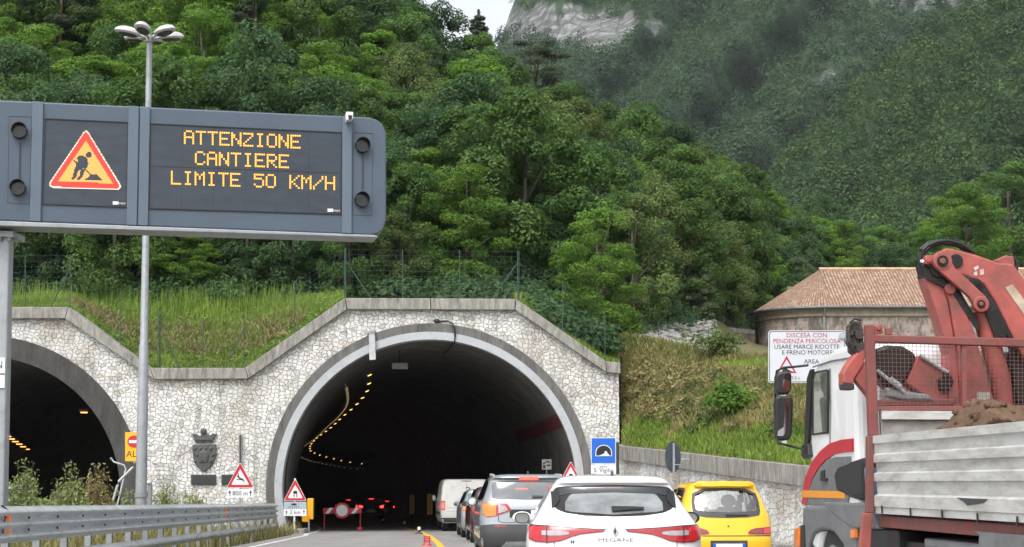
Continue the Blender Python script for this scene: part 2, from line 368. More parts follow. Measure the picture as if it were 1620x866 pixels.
L_grs = leaf_mat('grass_blades', (.11, .20, .03), (.27, .39, .075), 0, .4)
L_dry = leaf_mat('dry_grass_blades', (.09, .12, .03), (.36, .32, .13), 0, .3)
L_wed = leaf_mat('weed_leaves', (.15, .21, .07), (.38, .44, .18), .15, .35)
L_brn = leaf_mat('brown_weed_leaves', (.19, .16, .065), (.38, .33, .15), .1, .3)
# ================================================================== terrain, roads
rng = np.random.default_rng(7); rnd = random.Random(11)
ip = np.interp
def struct(o): return tag(o, kind='structure')
S_gr = soil_mat('verge_ground', (.075, .09, .03), (.12, .115, .06), (.16, .14, .09), 1.2)
S_bank = soil_mat('bank_ground', (.10, .105, .035), (.15, .125, .055), (.19, .15, .08), .8)
S_hill = soil_mat('hill_ground', (.035, .06, .018), (.055, .075, .026), (.07, .06, .035), .5)
S_scr = soil_mat('scree_ground', (.13, .125, .105), (.21, .205, .19), (.06, .075, .03), 1.4)
mb = MB(); ys = [-60, 0, 22, 40, 55, 60, 120, 260, 700, 1500]
xs = [-1500, -400, -80, -30, -12, 0, 12, 60, 400, 1500]
mb.grid([[(x, y, (gz(min(y, 60)) if y < 60 else (-.45 - .02*(min(y, 300)-60)) - (6 if y > 60 else 0)) - .12) for x in xs] for y in ys])
struct(mb.build('ground', S_gr))
# tunnel centre line
TD = [59.0, 70, 80, 91, 105, 120, 139, 151, 165, 180, 200, 225, 262]; TX = [-2.8, -3.85, -5.25, -7.05, -9.3, -11.9, -14.7, -15.95, -16.4, -16.2, -14.4, -10.5, -4]
def tc(d): return float(pchip(TD, TX, d))
def lane_l(y): return float(ip(y, [-30, 20, 40, 55, 59], [-6.3, -6.5, -6.9, -7.3, -7.9]))
def lane_r(y): return float(ip(y, [-30, 20, 30, 40, 50, 59], [11.5, 9.6, 8.2, 6.6, 4.8, 2.2]))
mb = MB(); rows = []
for y in list(np.linspace(-30, 59, 46)) + list(np.linspace(61, 260, 70)):
    a, b = (lane_l(y), lane_r(y)) if y <= 59 else (tc(y)-5.15, tc(y)+5.15)
    rows.append([(a+(b-a)*t, y, gz(y)+.004) for t in np.linspace(0, 1, 7)])
mb.grid(rows); struct(mb.build('motorway', m_road))
LX = -19.2
mb = MB(); mb.grid([[(LX+dx+(0 if y > 30 else 0), y, gz(y)-.02) for dx in (-5, 0, 5)] for y in np.linspace(-30, 160, 40)])
struct(mb.build('opposite_carriageway', m_road))
# painted lines
def strip(mb, pts, wd, z=.009):
    rows = []
    pts = [Vector(p) for p in pts]
    for j, p in enumerate(pts):
        a = pts[min(j+1, len(pts)-1)]-pts[max(j-1, 0)]; a.z = 0; a.normalize(); s = a.cross(Vector((0, 0, 1)))*wd/2
        rows.append([(p.x-s.x, p.y-s.y, gz(p.y)+z), (p.x+s.x, p.y+s.y, gz(p.y)+z)])
    return mb.grid(rows)
m_line = M('white_road_paint', (.62, .62, .60), .6, var=.08, scale=2, dirt=(.2, .2, .19), dirt_amt=.5)
m_yline = M('yellow_road_paint', (.75, .42, .03), .6, var=.08, scale=2, dirt=(.3, .2, .06), dirt_amt=.4)
ypx = [(715, 905), (706, 880), (698, 866), (690, 857), (680, 849), (668, 843), (655, 839), (640, 836), (622, 834.5)]
yp = [G(*p) for p in ypx]
mb = MB(); fine = []
for j in range(len(yp)-1):
    for t in np.linspace(0, 1, 6)[:-1]: fine.append(yp[j].lerp(yp[j+1], t))
struct(strip(mb, fine, .17).build('yellow_works_line', m_yline))
mb = MB(); strip(mb, [(lane_l(y)+.55, y, 0) for y in np.linspace(-20, 57, 30)] + [(tc(y)-4.2, y, 0) for y in np.linspace(60, 200, 30)], .16)
strip(mb, [(lane_r(y)-.6, y, 0) for y in np.linspace(-20, 57, 30)] + [(tc(y)+4.2, y, 0) for y in np.linspace(60, 200, 30)], .16)
struct(mb.build('white_edge_lines', m_line))
# ------------------------------------------------------------------ near hillside, bank, far mountains as surfaces
HC = [-420, -100, 490, 575, 640, 820, 900, 980, 1050, 1130, 1200, 1290, 1370, 1450, 1750]
H_rb = [478, 478, 472, 472, 472, 480, 535, 540, 515, 505, 530, 545, 550, 555, 560]
H_d0 = [66, 66, 66, 66, 66, 64, 62.5, 67, 76, 86, 112, 118, 122, 126, 134]
H_rr = [-70, -70, -60, 85, 125, 195, 230, 262, 318, 352, 388, 418, 455, 480, 505]
H_d1 = [112, 112, 114, 115, 116, 126, 130, 134, 136, 138, 140, 144, 148, 150, 156]
def hill_at(px, v):
    row = ip(px, HC, H_rb)*(1-v) + ip(px, HC, H_rr)*v
    d = ip(px, HC, H_d0)*(1-v) + ip(px, HC, H_d1)*v
    return P(px, row, d), row
mb = MB(); cols = list(np.linspace(-420, 1750, 90)); rows = [[hill_at(px, v)[0] for px in cols] for v in np.linspace(0, 1, 14)]
rows.append([Vector((p.x*1.15, p.y+35, p.z-12)) for p in rows[-1]]); rows.append([Vector((p.x*1.1, p.y+60, -2)) for p in rows[-1]])
struct(mb.grid(rows).build('hillside', S_hill, smooth=80))
# grass slope over the portals: from the coping back to the foot of the wood
WY = 59.5
CT = [(-520, 583), (-330, 583), (-172, 487), (19, 487), (110.6, 487), (238.5, 583), (389, 583), (546.5, 472.7), (816, 474), (958, 572.5), (981, 575)]
CB = [(-520, 601), (-336, 601), (-166, 505), (19, 505), (105, 505), (246, 601), (394, 600), (549.6, 490.3), (815, 491.5), (959, 590), (981, 592)]
def slope_at(px, v):
    row = ip(px, [c[0] for c in CT], [c[1] for c in CT])+2; d0 = WY+.7
    rb, d1 = ip(px, HC, H_rb), ip(px, HC, H_d0)
    rb = min(rb, row-1)
    return P(px, row*(1-v)+rb*v, d0*(1-v)+d1*v)
mb = MB(); mb.grid([[slope_at(px, v) for px in np.linspace(-500, 981, 150)] for v in np.linspace(0, 1, 10)])
struct(mb.build('grass_slope', S_bank, smooth=80))
# right-hand bank behind the retaining wall
BW = [(985, 706, 58.6), (1060, 714, 52), (1130, 722, 47), (1200, 730, 43), (1268, 737, 40), (1420, 752, 34), (1650, 772, 28)]
BC = [b[0] for b in BW]
def bank_at(px, v):                              # v 0..1 up the bank, 1..2 level ground behind
    r0, d0 = ip(px, BC, [b[1] for b in BW]), ip(px, BC, [b[2] for b in BW])+.45
    r1, d1 = ip(px, [985, 1050, 1130, 1200, 1270, 1650], [536, 548, 566, 574, 582, 590]), ip(px, [985, 1270, 1650], [64, 56, 52])
    if v <= 1:
        vv = v; bulge = 10*math.sin(px*.02)*math.sin(v*3.1)
        return P(px, r0+(r1-r0)*vv+bulge, d0+(d1-d0)*vv**1.1)
    r2, d2 = ip(px, HC, H_rb)+1, ip(px, HC, H_d0)+.4
    t = v-1; return P(px, r1+(min(r2, r1-1)-r1)*t, d1+(d2-d1)*t)
mb = MB(); mb.grid([[bank_at(px, v) for px in np.linspace(983, 1650, 60)] for v in list(np.linspace(0, 1, 12))+[1.25, 1.5, 1.75, 2]])
struct(mb.build('grass_bank', S_bank, smooth=80))
# scree patch on the level behind the bank
mb = MB(); mb.grid([[bank_at(px, v)+Vector((0, 0, .12*math.sin((px-1000)/135*math.pi)*math.sin((v-1)*math.pi))) for px in np.linspace(1000, 1135, 14)] for v in np.linspace(1.05, 1.98, 8)])
struct(mb.build('scree_slope', S_scr))
# far mountains -----------------------------------------------------
def ridge_noise(px, row):
    q = px+row*.75
    return 1.1*abs(math.sin(q*.0125+.6*math.sin(row*.012)))+.6*math.sin(q*.034+row*.01)+.25*math.sin(px*.055-row*.045)
def mount(name, cols, sky_rows, d_lo, d_hi, rock):
    V, T = [], []; nv = 110; n = len(cols)
    for i in range(nv+1):
        v = i/nv
        for px in cols:
            top = ip(px, sky_rows[0], sky_rows[1]); row = 790+(top-790)*v
            d = d_lo+(d_hi-d_lo)*v**1.15 + ridge_noise(px, row)*d_lo*.085*(1-v)*v*4
            V.append(P(px, row, d)); T.append(rock(px, row))
    for k, (dd, dz) in enumerate(((.12, -.15), (.35, -1.1))):
        base = V[nv*n:(nv+1)*n]
        V += [Vector((p.x*(1+dd), p.y*(1+dd), max(-20, p.z*(1+dz)))) for p in base]; T += [0]*n
    F = [(j*n+i, j*n+i+1, (j+1)*n+i+1, (j+1)*n+i) for j in range(nv+2) for i in range(n-1)]
    return struct(link(name, np_mesh(name, V, F, m_rocky, T, True)))
SKY1 = ([780, 800, 806, 815, 830, 870, 1000, 1700], [90, 42, 22, 0, -50, -110, -160, -190])
SKY2 = ([1000, 1150, 1200, 1246, 1288, 1345, 1392, 1449, 1537, 1600, 1750], [480, 400, 330, 256, 222, 166, 120, 74, 22, -12, -90])
def rock1(px, row):
    w = 9*math.sin(px*.13)+7*math.sin(px*.29+row*.2)
    lo = ip(px, [800, 830, 880, 930, 960, 1000, 1015], [62, 62, 68, 88, 84, 62, 40]); hi = ip(px, [800, 815, 850, 900, 960, 1000, 1015], [30, 18, 8, 12, 20, 24, 36])
    if 790 < px < 1013 and hi+w*.5 < row < lo+w*.6: return 1
    if 1375 < px < 1560 and row < 12+w: return .8
    for cx, cy, rr in ((1310, 122, 14), (1312, 290, 12), (1250, 247, 8), (1040, 45, 14), (1300, 296, 9), (1400, 60, 10), (1245, 300, 8)):
        if ((px-cx)/1.5)**2+(row-cy)**2 < (rr+w*.4)**2*.6: return .7
    return 0
mount('far_mountain', np.linspace(782, 1720, 240), SKY1, 330, 820, rock1)
mount('near_mountain', np.linspace(1010, 1745, 140), SKY2, 230, 520, lambda px, row: .7 if ((px-1252)/1.2)**2+(row-288)**2 < 60 else 0)
# ================================================================== the two portals
PW = [P(-30, 700, WY).x, P(680, 700, WY).x]
AR = [dict(cx=PW[0], cz=.77, ro=5.88, rm=None, ri=5.12), dict(cx=PW[1], cz=1.24, ro=5.86, rm=5.55, ri=5.27)]
ZB = -.75
def arc(a, r, n=48):
    h = math.asin(min(1, (a['cz']-ZB)/r))
    return [(a['cx']+r*math.cos(t), a['cz']+r*math.sin(t)) for t in np.linspace(math.pi+h, -h, n)]
por = thing('tunnel_portal', 'pale rubble stone tunnel portal with two arches under a stepped concrete coping', 'tunnel portal', (-8, WY, -.5))
def XZ(px, py): p = P(px, py, WY); return (p.x, p.z)
top = [XZ(*c) for c in CB]; xr = XZ(979, 600)[0]; top[-1] = (xr, top[-1][1])
out = [(top[0][0], ZB)]
for a in AR: out += arc(a, a['ro']-.05)
out += [(xr, ZB)] + top[::-1]
wall = MB().prism([(x, WY, z) for x, z in out], (0, .8, 0)).build('stone_facing', m_stone, por)
mb = MB()
for j in range(len(CT)-1):
    g = .012
    a0, a1, b0, b1 = [Vector((*XZ(*c), 0)) for c in (CT[j], CT[j+1], CB[j], CB[j+1])]
    n_ = 2 if (a1-a0).length > 5 else 1
    for q in range(n_):
        t0, t1 = q/n_+g/5, (q+1)/n_-g/5
        pts = [a0.lerp(a1, t0), a0.lerp(a1, t1), b0.lerp(b1, t1), b0.lerp(b1, t0)]
        mb.prism([(p.x, WY-.22, p.y) for p in pts], (0, 1.0, 0))
mb.build('coping', m_conc, por, bevel=.02)
def annulus(a, r0, r1, y0, y1, n=64):
    A, B = arc(a, r0, n), arc(a, r1, n); mb = MB()
    for k in range(n-1):
        mb.prism([(A[k][0], y0, A[k][1]), (A[k+1][0], y0, A[k+1][1]), (B[k+1][0], y0, B[k+1][1]), (B[k][0], y0, B[k][1])], (0, y1-y0, 0))
    return mb
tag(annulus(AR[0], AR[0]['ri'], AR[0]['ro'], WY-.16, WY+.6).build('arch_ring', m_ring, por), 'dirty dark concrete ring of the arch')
tag(annulus(AR[1], AR[1]['rm'], AR[1]['ro'], WY-.12, WY+.6).build('arch_ring', m_ring2, por), 'dark outer concrete ring of the arch')
tag(annulus(AR[1], AR[1]['ri'], AR[1]['rm'], WY-.17, WY+.6).build('painted_ring', m_ringl, por), 'pale painted inner ring of the arch')
mb = MB()
for s in (1,):
    a = AR[1]
    for th in (-6, 174):
        pass
# tunnels
def tube_lining(name, label, cxf, cz0, r, y0, y1, n, loc):
    t = thing(name, label, 'tunnel', loc); mb = MB(); rows = []
    for d in np.linspace(y0, y1, n):
        h = math.asin(min(1, (cz0+.6)/r)); dz = gz(d)-gz(60)
        rows.append([(cxf(d)+r*math.cos(a), d, cz0+dz+r*math.sin(a)) for a in np.linspace(math.pi+h, -h, 40)])
    mb.grid(rows); mb.flat(rows[-1]); mb.build('lining', m_lining, t, smooth=60); return t
tun = tube_lining('road_tunnel', 'dark curving road tunnel behind the pale ringed arch with queuing traffic', tc, 1.24, 5.3, WY+.3, 262, 110, (PW[1], WY+.6, -.45))
mb = MB(); rows = []
for d in np.linspace(60, 75, 16):                                # red band low on the right-hand curve of the lining
    dz = gz(d)-gz(60); rows.append([(tc(d)+5.27*math.cos(R(a)), d, 1.24+dz+5.27*math.sin(R(a))) for a in (24, 27, 30)])
mb.grid(rows).build('red_band', M('dull_red_paint', (.13, .015, .018), .7, var=.2, scale=2), tun)
mb = MB(); rows = []
mb.tube([(tc(d)-3.2, d, 5.0+gz(d)-gz(60)) for d in np.linspace(61, 205, 90)], .018, 6)
mb.build('cable_tray', m_white, tun)
tube_lining('road_tunnel', 'dark opposite tunnel behind the dirty left arch with a string of orange lamps', lambda d: LX - .0016*max(0, d-60)**2 if d < 160 else LX-16-.32*(d-160), 0.9, 5.05, WY+.5, 200, 60, (PW[0], WY+.6, -.45))
# lamps hanging in the tunnels
m_lampn = emit_mat('warm_tunnel_lamp', (1, .55, .15), 1.9); m_lampo = emit_mat('orange_tunnel_lamp', (1, .34, .08), 2.2)
def lamp_proto(name, label, grp, em):
    t = thing(name, label, 'tunnel lamp', (0, 0, 0), 0, grp)
    MB().box((-.17, -.16, 0), (.17, .16, .1)).build('housing', m_dark, t, local=True, bevel=.02)
    MB().box((-.13, -.07, -.04), (.13, .07, -.004)).build('diffuser', em, t, local=True, bevel=.02)
    return t
lp = lamp_proto('ceiling_lamp', 'glowing amber lamp in the curving string under the tunnel ceiling', 'amber lamps along the right-hand tunnel ceiling', m_lampn)
d = 62.0; first = True; step = 4.3
while d < 205:
    o = lp if first else copy_tree(lp); first = False
    o.scale = (.6, .7, .7); o.location = (tc(d)-2.3, d, 5.42+gz(d)-gz(60)); o.rotation_euler = (0, R(-22), math.atan(-(tc(d+1)-tc(d)))); d += step; step *= 1.02
lq = lamp_proto('ceiling_lamp', 'pale lamp in the tight outer row left of the amber tunnel lamps', 'pale lamps in the outer row of the right-hand tunnel', emit_mat('pale_tunnel_lamp', (1, .70, .34), .28))
for k, d in enumerate(61*(202/61)**np.linspace(0, 1, 64)):
    o = lq if k == 0 else copy_tree(lq)
    o.scale = (.42, .6, .6); o.location = (tc(d)-3.15, d, 4.85+gz(d)-gz(60)); o.rotation_euler = (0, R(-35), math.atan(-(tc(d+1)-tc(d))))
lo_ = lamp_proto('ceiling_lamp', 'orange lamp in the slanting string inside the left tunnel', 'orange lamps in the left-hand tunnel', m_lampo)
for k, t in enumerate(np.linspace(0, 1, 13)):
    o = lo_ if k == 0 else copy_tree(lo_)
    p = P(12+74*t, 690+49*t, 66+54*t**1.3); o.location = p; o.rotation_euler = (0, 0, .1)
o = copy_tree(lo_); o.location = P(133, 652, 62.3); o['label'] = 'single orange lamp under the right shoulder of the left arch'; del o['group']
# things fixed to the portal
t = thing('crest', 'dark bronze coat of arms with a crown fixed to the stone portal', 'crest', P(322, 745, WY))
d = WY-.1
mb = MB(); sh = [(304, 704), (342, 703), (342, 720), (337, 733), (329, 742), (322, 747), (315, 742), (308, 733), (304.5, 720)]
mb.ppx(sh, d, .1); mb.build('shield', m_bronze, t, bevel=.03)
mb = MB(); mb.ppx([(308, 700), (336, 699.5), (339, 692), (343, 686.5), (336, 686), (332, 690), (329, 687), (324, 689), (320, 687), (316, 690), (311, 687), (303, 687), (307, 693)], d, .1)
mb.ell(P(322, 683, d+.04), (.12, .07, .12), 12, 8); mb.ppx([(309, 697), (335, 696.5), (336, 693), (308, 693.5)], d-.03, .03); mb.build('crown', m_bronze, t, bevel=.01)
mb = MB()
for q in range(3):
    for i in range(4):
        mb.ell(P(309+i*8.2+(q % 2)*3, 710+q*10, d), (.06, .04, .07), 8, 6)
mb.ell(P(322, 722, d), (.2, .05, .25), 10, 6); mb.build('relief', m_bronze, t)
for px0, px1, lab in ((302, 341.5, 'dark plaque below the bronze crest'), (350, 372, 'dark plaque partly behind the deer sign')):
    q = thing('wall_plaque', lab, 'plaque', P((px0+px1)/2, 767, WY))
    MB().ppx([(px0, 751), (px1, 751), (px1, 767), (px0, 767)], WY-.07, .07).build('plate', m_bronze, q, bevel=.01)
    MB().ppx([(px0+1.5, 752.5), (px1-1.5, 752.5), (px1-1.5, 765.5), (px0+1.5, 765.5)], WY-.085, .015).build('face', M('black_slate', (.03, .032, .034), .5, var=.3, scale=12), q)
q = thing('steel_channel', 'upright grey steel channel on the portal above the deer sign', 'channel', P(380, 735, WY))
MB().ppx([(377.5, 688), (382.5, 688), (382.5, 736), (377.5, 736)], WY-.1, .1).build('channel', m_galvd, q)
MB().ppx([(379, 688), (381, 688), (381, 736), (379, 736)], WY-.13, .03).build('slot', m_dark, q)
q = thing('steel_bracket', 'pale grey steel bracket hooked over the crown of the painted arch', 'bracket', P(588, 570, WY))
MB().ppx([(583, 524), (593, 523), (594.5, 569), (584.5, 570)], WY-.32, .12).build('strap', m_galv, q, bevel=.01)
MB().ppx([(580, 524), (593, 523), (593, 527), (580, 528)], WY-.34, .34).build('hook', m_galvd, q)
q = thing('arch_cable', 'black cable hanging over the arch and running into the tunnel', 'cable', P(720, 540, WY))
pts = [P(690, 509, WY-.05), P(708, 508, WY-.14), P(716, 512, WY-.24), P(719, 520, WY-.25), P(720, 532, WY-.25), P(719, 543, WY-.2), P(716, 546, WY+.6), Vector((tc(64)+.6, 64, 6.3))]
MB().tube(pts, .035, 8).build('cable', m_black, q, smooth=60)
MB().ell(P(691, 508, WY-.05), (.12, .1, .08), 10, 6).build('junction', m_dark, q, smooth=60)
q = thing('tunnel_signal', 'small grey unlit signal box hung under the tunnel roof', 'signal box', P(632, 578, 62.5))
MB().ppx([(620, 574), (645, 574), (645, 584), (620, 584)], 62.5, .25).build('case', m_galvd, q, bevel=.02)
MB().cyl(P(632, 574, 62.6), P(632, 548, 62.6), .03).build('hanger', m_dark, q)
# ------------------------------------------------------------------ retaining wall
rw = thing('retaining_wall', 'low stone retaining wall with stained concrete coping below the grass bank', 'wall', (5.5, 48, -.3))
wp = [P(*q) for q in [(979, 703, 59.4)]+BW]; wl = []
for j in range(len(wp)-1):
    for q in np.linspace(0, 1, 6)[:-1]: wl.append(wp[j].lerp(wp[j+1], q))
wl.append(wp[-1])
def wall_rows(off0, off1, ztop, zbot):
    rows = []
    for j, p in enumerate(wl):
        a = wl[min(j+1, len(wl)-1)]-wl[max(j-1, 0)]; a.z = 0; a.normalize(); s = a.cross(Vector((0, 0, 1)))   # points to the road
        z0 = gz(p.y)-.3 if zbot is None else p.z+zbot
        rows.append([p+s*off0+Vector((0, 0, ztop)), Vector(((p+s*off1).x, (p+s*off1).y, p.z+ztop)), Vector(((p+s*off1).x, (p+s*off1).y, z0)), Vector(((p+s*off0).x, (p+s*off0).y, z0))])
    return rows
mb = MB(); b0 = len(mb.v); rr_ = wall_rows(-.45, -.0, -.4, None); mb.grid(rr_, True); mb._caps(b0, 4, len(rr_)); mb.build('masonry', m_stone, rw)
mb = MB(); b0 = len(mb.v); rr_ = wall_rows(-.55, .1, 0, -.47); mb.grid(rr_, True); mb._caps(b0, 4, len(rr_)); mb.build('coping', m_conc, rw)
mb = MB(); mb.grid([[p for p in ((x.x-.75, x.y, gz(x.y)+.1), (x.x-.15, x.y, gz(x.y)+.1))] for x in wl]); mb.grid([[(x.x-.75, x.y, gz(x.y)), (x.x-.75, x.y, gz(x.y)+.1)] for x in wl])
struct(mb.build('kerb', m_conc))
# ------------------------------------------------------------------ old fort with tiled roof
ft = thing('stone_fort', 'round-ended old stone building with terracotta tiled roof behind the bank', 'building', (24, 94.5, 7))
FX, FY, RW, RE, ZE, ZR = 17.8, 94.5, 3.72, 4.05, 11.05, 13.6
def plan(r, n=20, x1=46): return [(x1, FY-r)] + [(x, FY-r) for x in np.linspace(x1-2, FX, 22)] + [(FX-r*math.sin(t), FY-r*math.cos(t)) for t in np.linspace(0, math.pi, n)][1:] + [(x1, FY+r)]
def uvgrid(name, rows, us, mat, par):
    V = [p for r in rows for p in r]; n = len(rows[0]); F = [(j*n+i, j*n+i+1, (j+1)*n+i+1, (j+1)*n+i) for j in range(len(rows)-1) for i in range(n-1)]
    top_ = par
    inv = ROOT[par.name].inverted(); me = np_mesh(name, [inv @ Vector(p) for p in V], F, mat); uv = me.uv_layers.new(name='uv')
    for l in me.loops:
        uv.data[l.index].uv = us[l.vertex_index]
    return link(name, me, par)
def cum(pl):
    s = [0]
    for a, b in zip(pl, pl[1:]): s.append(s[-1]+math.hypot(b[0]-a[0], b[1]-a[1]))
    return s
pl = plan(RW); cs = cum(pl); zs = [4, 6, 8, 10, 10.55]
uvgrid('wall', [[(x, y, z) for x, y in pl] for z in zs], [(s, z) for z in zs for s in cs], m_fort, ft)
mb = MB(); p2 = plan(RW+.05); p3 = plan(RW+.12)
mb.grid([[(x, y, 10.5) for x, y in p2], [(x, y, 10.56) for x, y in p3], [(x, y, 10.66) for x, y in p3], [(x, y, 10.7) for x, y in p2], [(x, y, 10.82) for x, y in p2], [(x, y, 10.9) for x, y in plan(RW+.2)], [(x, y, 11.0) for x, y in plan(RW+.24)]])
mb.build('cornice', M('cream_stone_trim', (.42, .37, .31), .8, var=.2, scale=1.5, dirt=(.2, .17, .15), dirt_amt=.4), ft)
pe = plan(RE); ce = cum(pe); rows, us = [], []
for t in np.linspace(0, 1, 9):
    rr = []
    for i, (x, y) in enumerate(pe):
        ap = (max(x, FX), FY); rr.append((x+(ap[0]-x)*t, y+(ap[1]-y)*t, ZE+(ZR-ZE)*t)); us.append((ce[i] if x >= FX else ce[i], t*4.8))
    rows.append(rr)
rf = uvgrid('roof', rows, us, m_tile, ft)
mb = MB(); mb.tube([(x, FY, ZR+.03) for x in np.linspace(FX, 46, 12)], .12, 8); mb.build('ridge_tiles', M('ridge_tile', (.5, .33, .22), .85, var=.3, scale=3), rf)
MB().box((13.9+2.2, 95.5, 11.9), (13.9+2.75, 96.0, 12.75)).build('chimney', m_fort, rf)
MB().tube([(x, y, ZE-.06) for x, y in plan(RE+.06)], .09, 8).build('gutter', M('grey_gutter', (.10, .12, .14), .5, .4, var=.2, scale=3), ft)
xx = P(1303, 500, FY-RW).x
MB().tube([(xx, FY-RW-.35, 10.95), (xx, FY-RW-.1, 10.5), (xx, FY-RW-.08, 5)], .07, 8).build('downspout', m_galvd, ft)
lw = thing('boundary_wall', 'short reddish stone wall with a thin railing left of the fort', 'wall', P(1160, 560, 91))
mb = MB(); a, b = P(1124, 530, 90), P(1194, 530, 93); mb.prism([(a.x, a.y, 5), (b.x, b.y, 5), (b.x, b.y, 9.7), (a.x, a.y, 9.7)], (0, .5, 0)); mb.build('masonry', M('reddish_rubble', (.25, .19, .16), .9, var=.4, scale=1.2, dirt=(.10, .10, .07), dirt_amt=.6, bmp=.5), lw)
MB().prism([(a.x-.1, a.y-.08, 9.7), (b.x, b.y-.08, 9.7), (b.x, b.y-.08, 9.95), (a.x-.1, a.y-.08, 9.95)], (0, .66, 0)).build('coping', m_conc, lw)
mb = MB()
for q in np.linspace(0, 1, 6):
    p = a.lerp(b, q); mb.cyl((p.x, p.y+.2, 9.95), (p.x, p.y+.2, 10.75), .02, n=6)
mb.tube([(a.x, a.y+.2, 10.75), (b.x, b.y+.2, 10.75)], .02, 6).tube([(a.x, a.y+.2, 10.4), (b.x, b.y+.2, 10.4)], .015, 6); mb.build('railing', m_fence, lw)
# ================================================================== vegetation
def rand_dir(n, zmin=-1.0):
    z = rng.uniform(zmin, 1, n); t = rng.uniform(0, 2*np.pi, n); r = np.sqrt(1-z*z)
    return np.stack([r*np.cos(t), r*np.sin(t), z], 1)
def leaves(C, N, L, W, tilt=.5):
    """rhombic leaf clumps at C facing N (jittered)"""
    n = len(C); N = N + rng.normal(0, tilt, (n, 3)); N /= np.linalg.norm(N, axis=1, keepdims=True)
    A = np.cross(N, rng.normal(0, 1, (n, 3))); A /= np.linalg.norm(A, axis=1, keepdims=True); B = np.cross(N, A)
    L, W = np.asarray(L).reshape(-1, 1), np.asarray(W).reshape(-1, 1)
    V = np.stack([C-A*L, C-B*W, C+A*L, C+B*W], 1).reshape(-1, 3); return V, np.arange(4*n).reshape(n, 4)
def crown(name, mat, lobes, per, leaf, aspect, zb=-.4, tilt=.5, lobe_tint=.2):
    Vs, T = [], []; z0 = min(c[2] for c, r in lobes); z1 = max(c[2] for c, r in lobes)
    for c, r in lobes:
        n = int(per); D = rand_dir(n, zb); rad = rng.uniform(.55, 1.08, (n, 1))**.6
        C = np.array(c)+D*np.array(r)*rad; s = leaf*rng.uniform(.6, 1.35, n)
        V, _ = leaves(C, D+np.array([0, 0, .35]), s, s*aspect, tilt); Vs.append(V)
        T.append(np.repeat(np.clip(.45+rng.normal(0, lobe_tint)+rng.normal(0, .2, n), 0, 1), 4))
    V = np.concatenate(Vs); return np_mesh(name, V, np.arange(len(V)).reshape(-1, 4), mat, np.concatenate(T))
def trunk_mesh(name, mat, H, r, lobes, k=6):
    mb = MB(); bend = rnd.uniform(-.25, .25)
    pth = [(bend*math.sin(t*2)*.8, bend*.5*t, H*t-.6) for t in np.linspace(0, 1, 6)]
    mb.tube(pth, [r*(1-.75*t) for t in np.linspace(0, 1, 6)], 8)
    for c, q in rnd.sample(lobes, min(k, len(lobes))):
        h = max(.8, min(H*.9, c[2]*.62)); mb.tube([(bend*.3, bend*.2, h), (c[0]*.5, c[1]*.5, h+(c[2]-h)*.6), (c[0]*.9, c[1]*.9, c[2])], [r*.4, r*.28, r*.1], 6)
    me = bpy.data.meshes.new(name); me.from_pydata([tuple(p) for p in mb.v], [], mb.f); me.materials.append(mat)
    me.polygons.foreach_set('use_smooth', [True]*len(me.polygons)); return me
def lobes_of(kind, seed):
    q = random.Random(seed); L = []
    if kind in ('broad', 'dark', 'olive', 'grey'):
        for _ in range(62):
            z = q.uniform(.3, 7.5); t = (z-3.7)/4.0; mx = 2.35*math.sqrt(max(.05, 1-t*t)); a = q.uniform(0, 6.28); rr = mx*math.sqrt(q.uniform(.25, 1))
            s = q.uniform(.4, .85); L.append(((rr*math.cos(a), rr*math.sin(a), z), (s, s, s*.85)))
    elif kind == 'locust':
        for _ in range(72):
            z = q.uniform(.2, 7.7); t = (z-3.5)/4.3; mx = 2.6*math.sqrt(max(.04, 1-t*t)); a = q.uniform(0, 6.28); rr = mx*math.sqrt(q.uniform(.2, 1))
            s = q.uniform(.45, .95); L.append(((rr*math.cos(a), rr*math.sin(a), z), (s, s, s*.5)))
    elif kind == 'pine':
        z = 1.8
        while z < 9.6:
            mx = 2.1*(1-(z-1.2)/9.2)**.8+.15
            for k in range(q.randint(4, 6)):
                a = q.uniform(0, 6.28); rr = mx*q.uniform(.35, 1.0); s = q.uniform(.4, .75)*(.55+.45*mx/2); L.append(((rr*math.cos(a), rr*math.sin(a), z+q.uniform(-.25, .25)), (s, s, s*.42)))
            z += q.uniform(.4, .65)
        L.append(((0, 0, 10.0), (.14, .14, .7)))
    elif kind == 'scots':
        for _ in range(26):
            z = q.uniform(4, 9); t = (z-6.6)/2.9; mx = 1.9*math.sqrt(max(.05, 1-t*t)); a = q.uniform(0, 6.28); rr = mx*math.sqrt(q.uniform(.1, 1)); s = q.uniform(.45, .8)
            L.append(((rr*math.cos(a), rr*math.sin(a), z), (s, s, s*.5)))
    return L
KIND = dict(locust=(L_loc, 330, .09, .42, -.9, 4), broad=(L_mid, 340, .092, .55, -.9, 5), dark=(L_drk, 330, .092, .55, -.9, 4),
            olive=(L_olv, 310, .09, .5, -.9, 3), grey=(L_gry, 260, .09, .5, -.5, 1), pine=(L_pin, 170, .16, .22, -.5, 2), scots=(L_pin, 330, .11, .25, -.4, 2))
PROTO = {}
for kd, (mt, per, lf, asp, zb, nvar) in KIND.items():
    PROTO[kd] = []
    for q in range(nvar):
        L = lobes_of(kd, hash(kd) % 1 + q*13+len(kd)); H = 9.6 if kd == 'pine' else (8.2 if kd == 'scots' else 6.4)
        PROTO[kd].append((crown('crown', mt, L, per, lf, asp, zb), trunk_mesh('trunk', m_barkp if kd == 'scots' else m_bark, H, .17 if kd != 'grey' else .1, L)))
NAME = dict(locust='locust_tree', broad='broadleaf_tree', dark='broadleaf_tree', olive='broadleaf_tree', grey='shrub', pine='conifer_tree', scots='pine_tree')
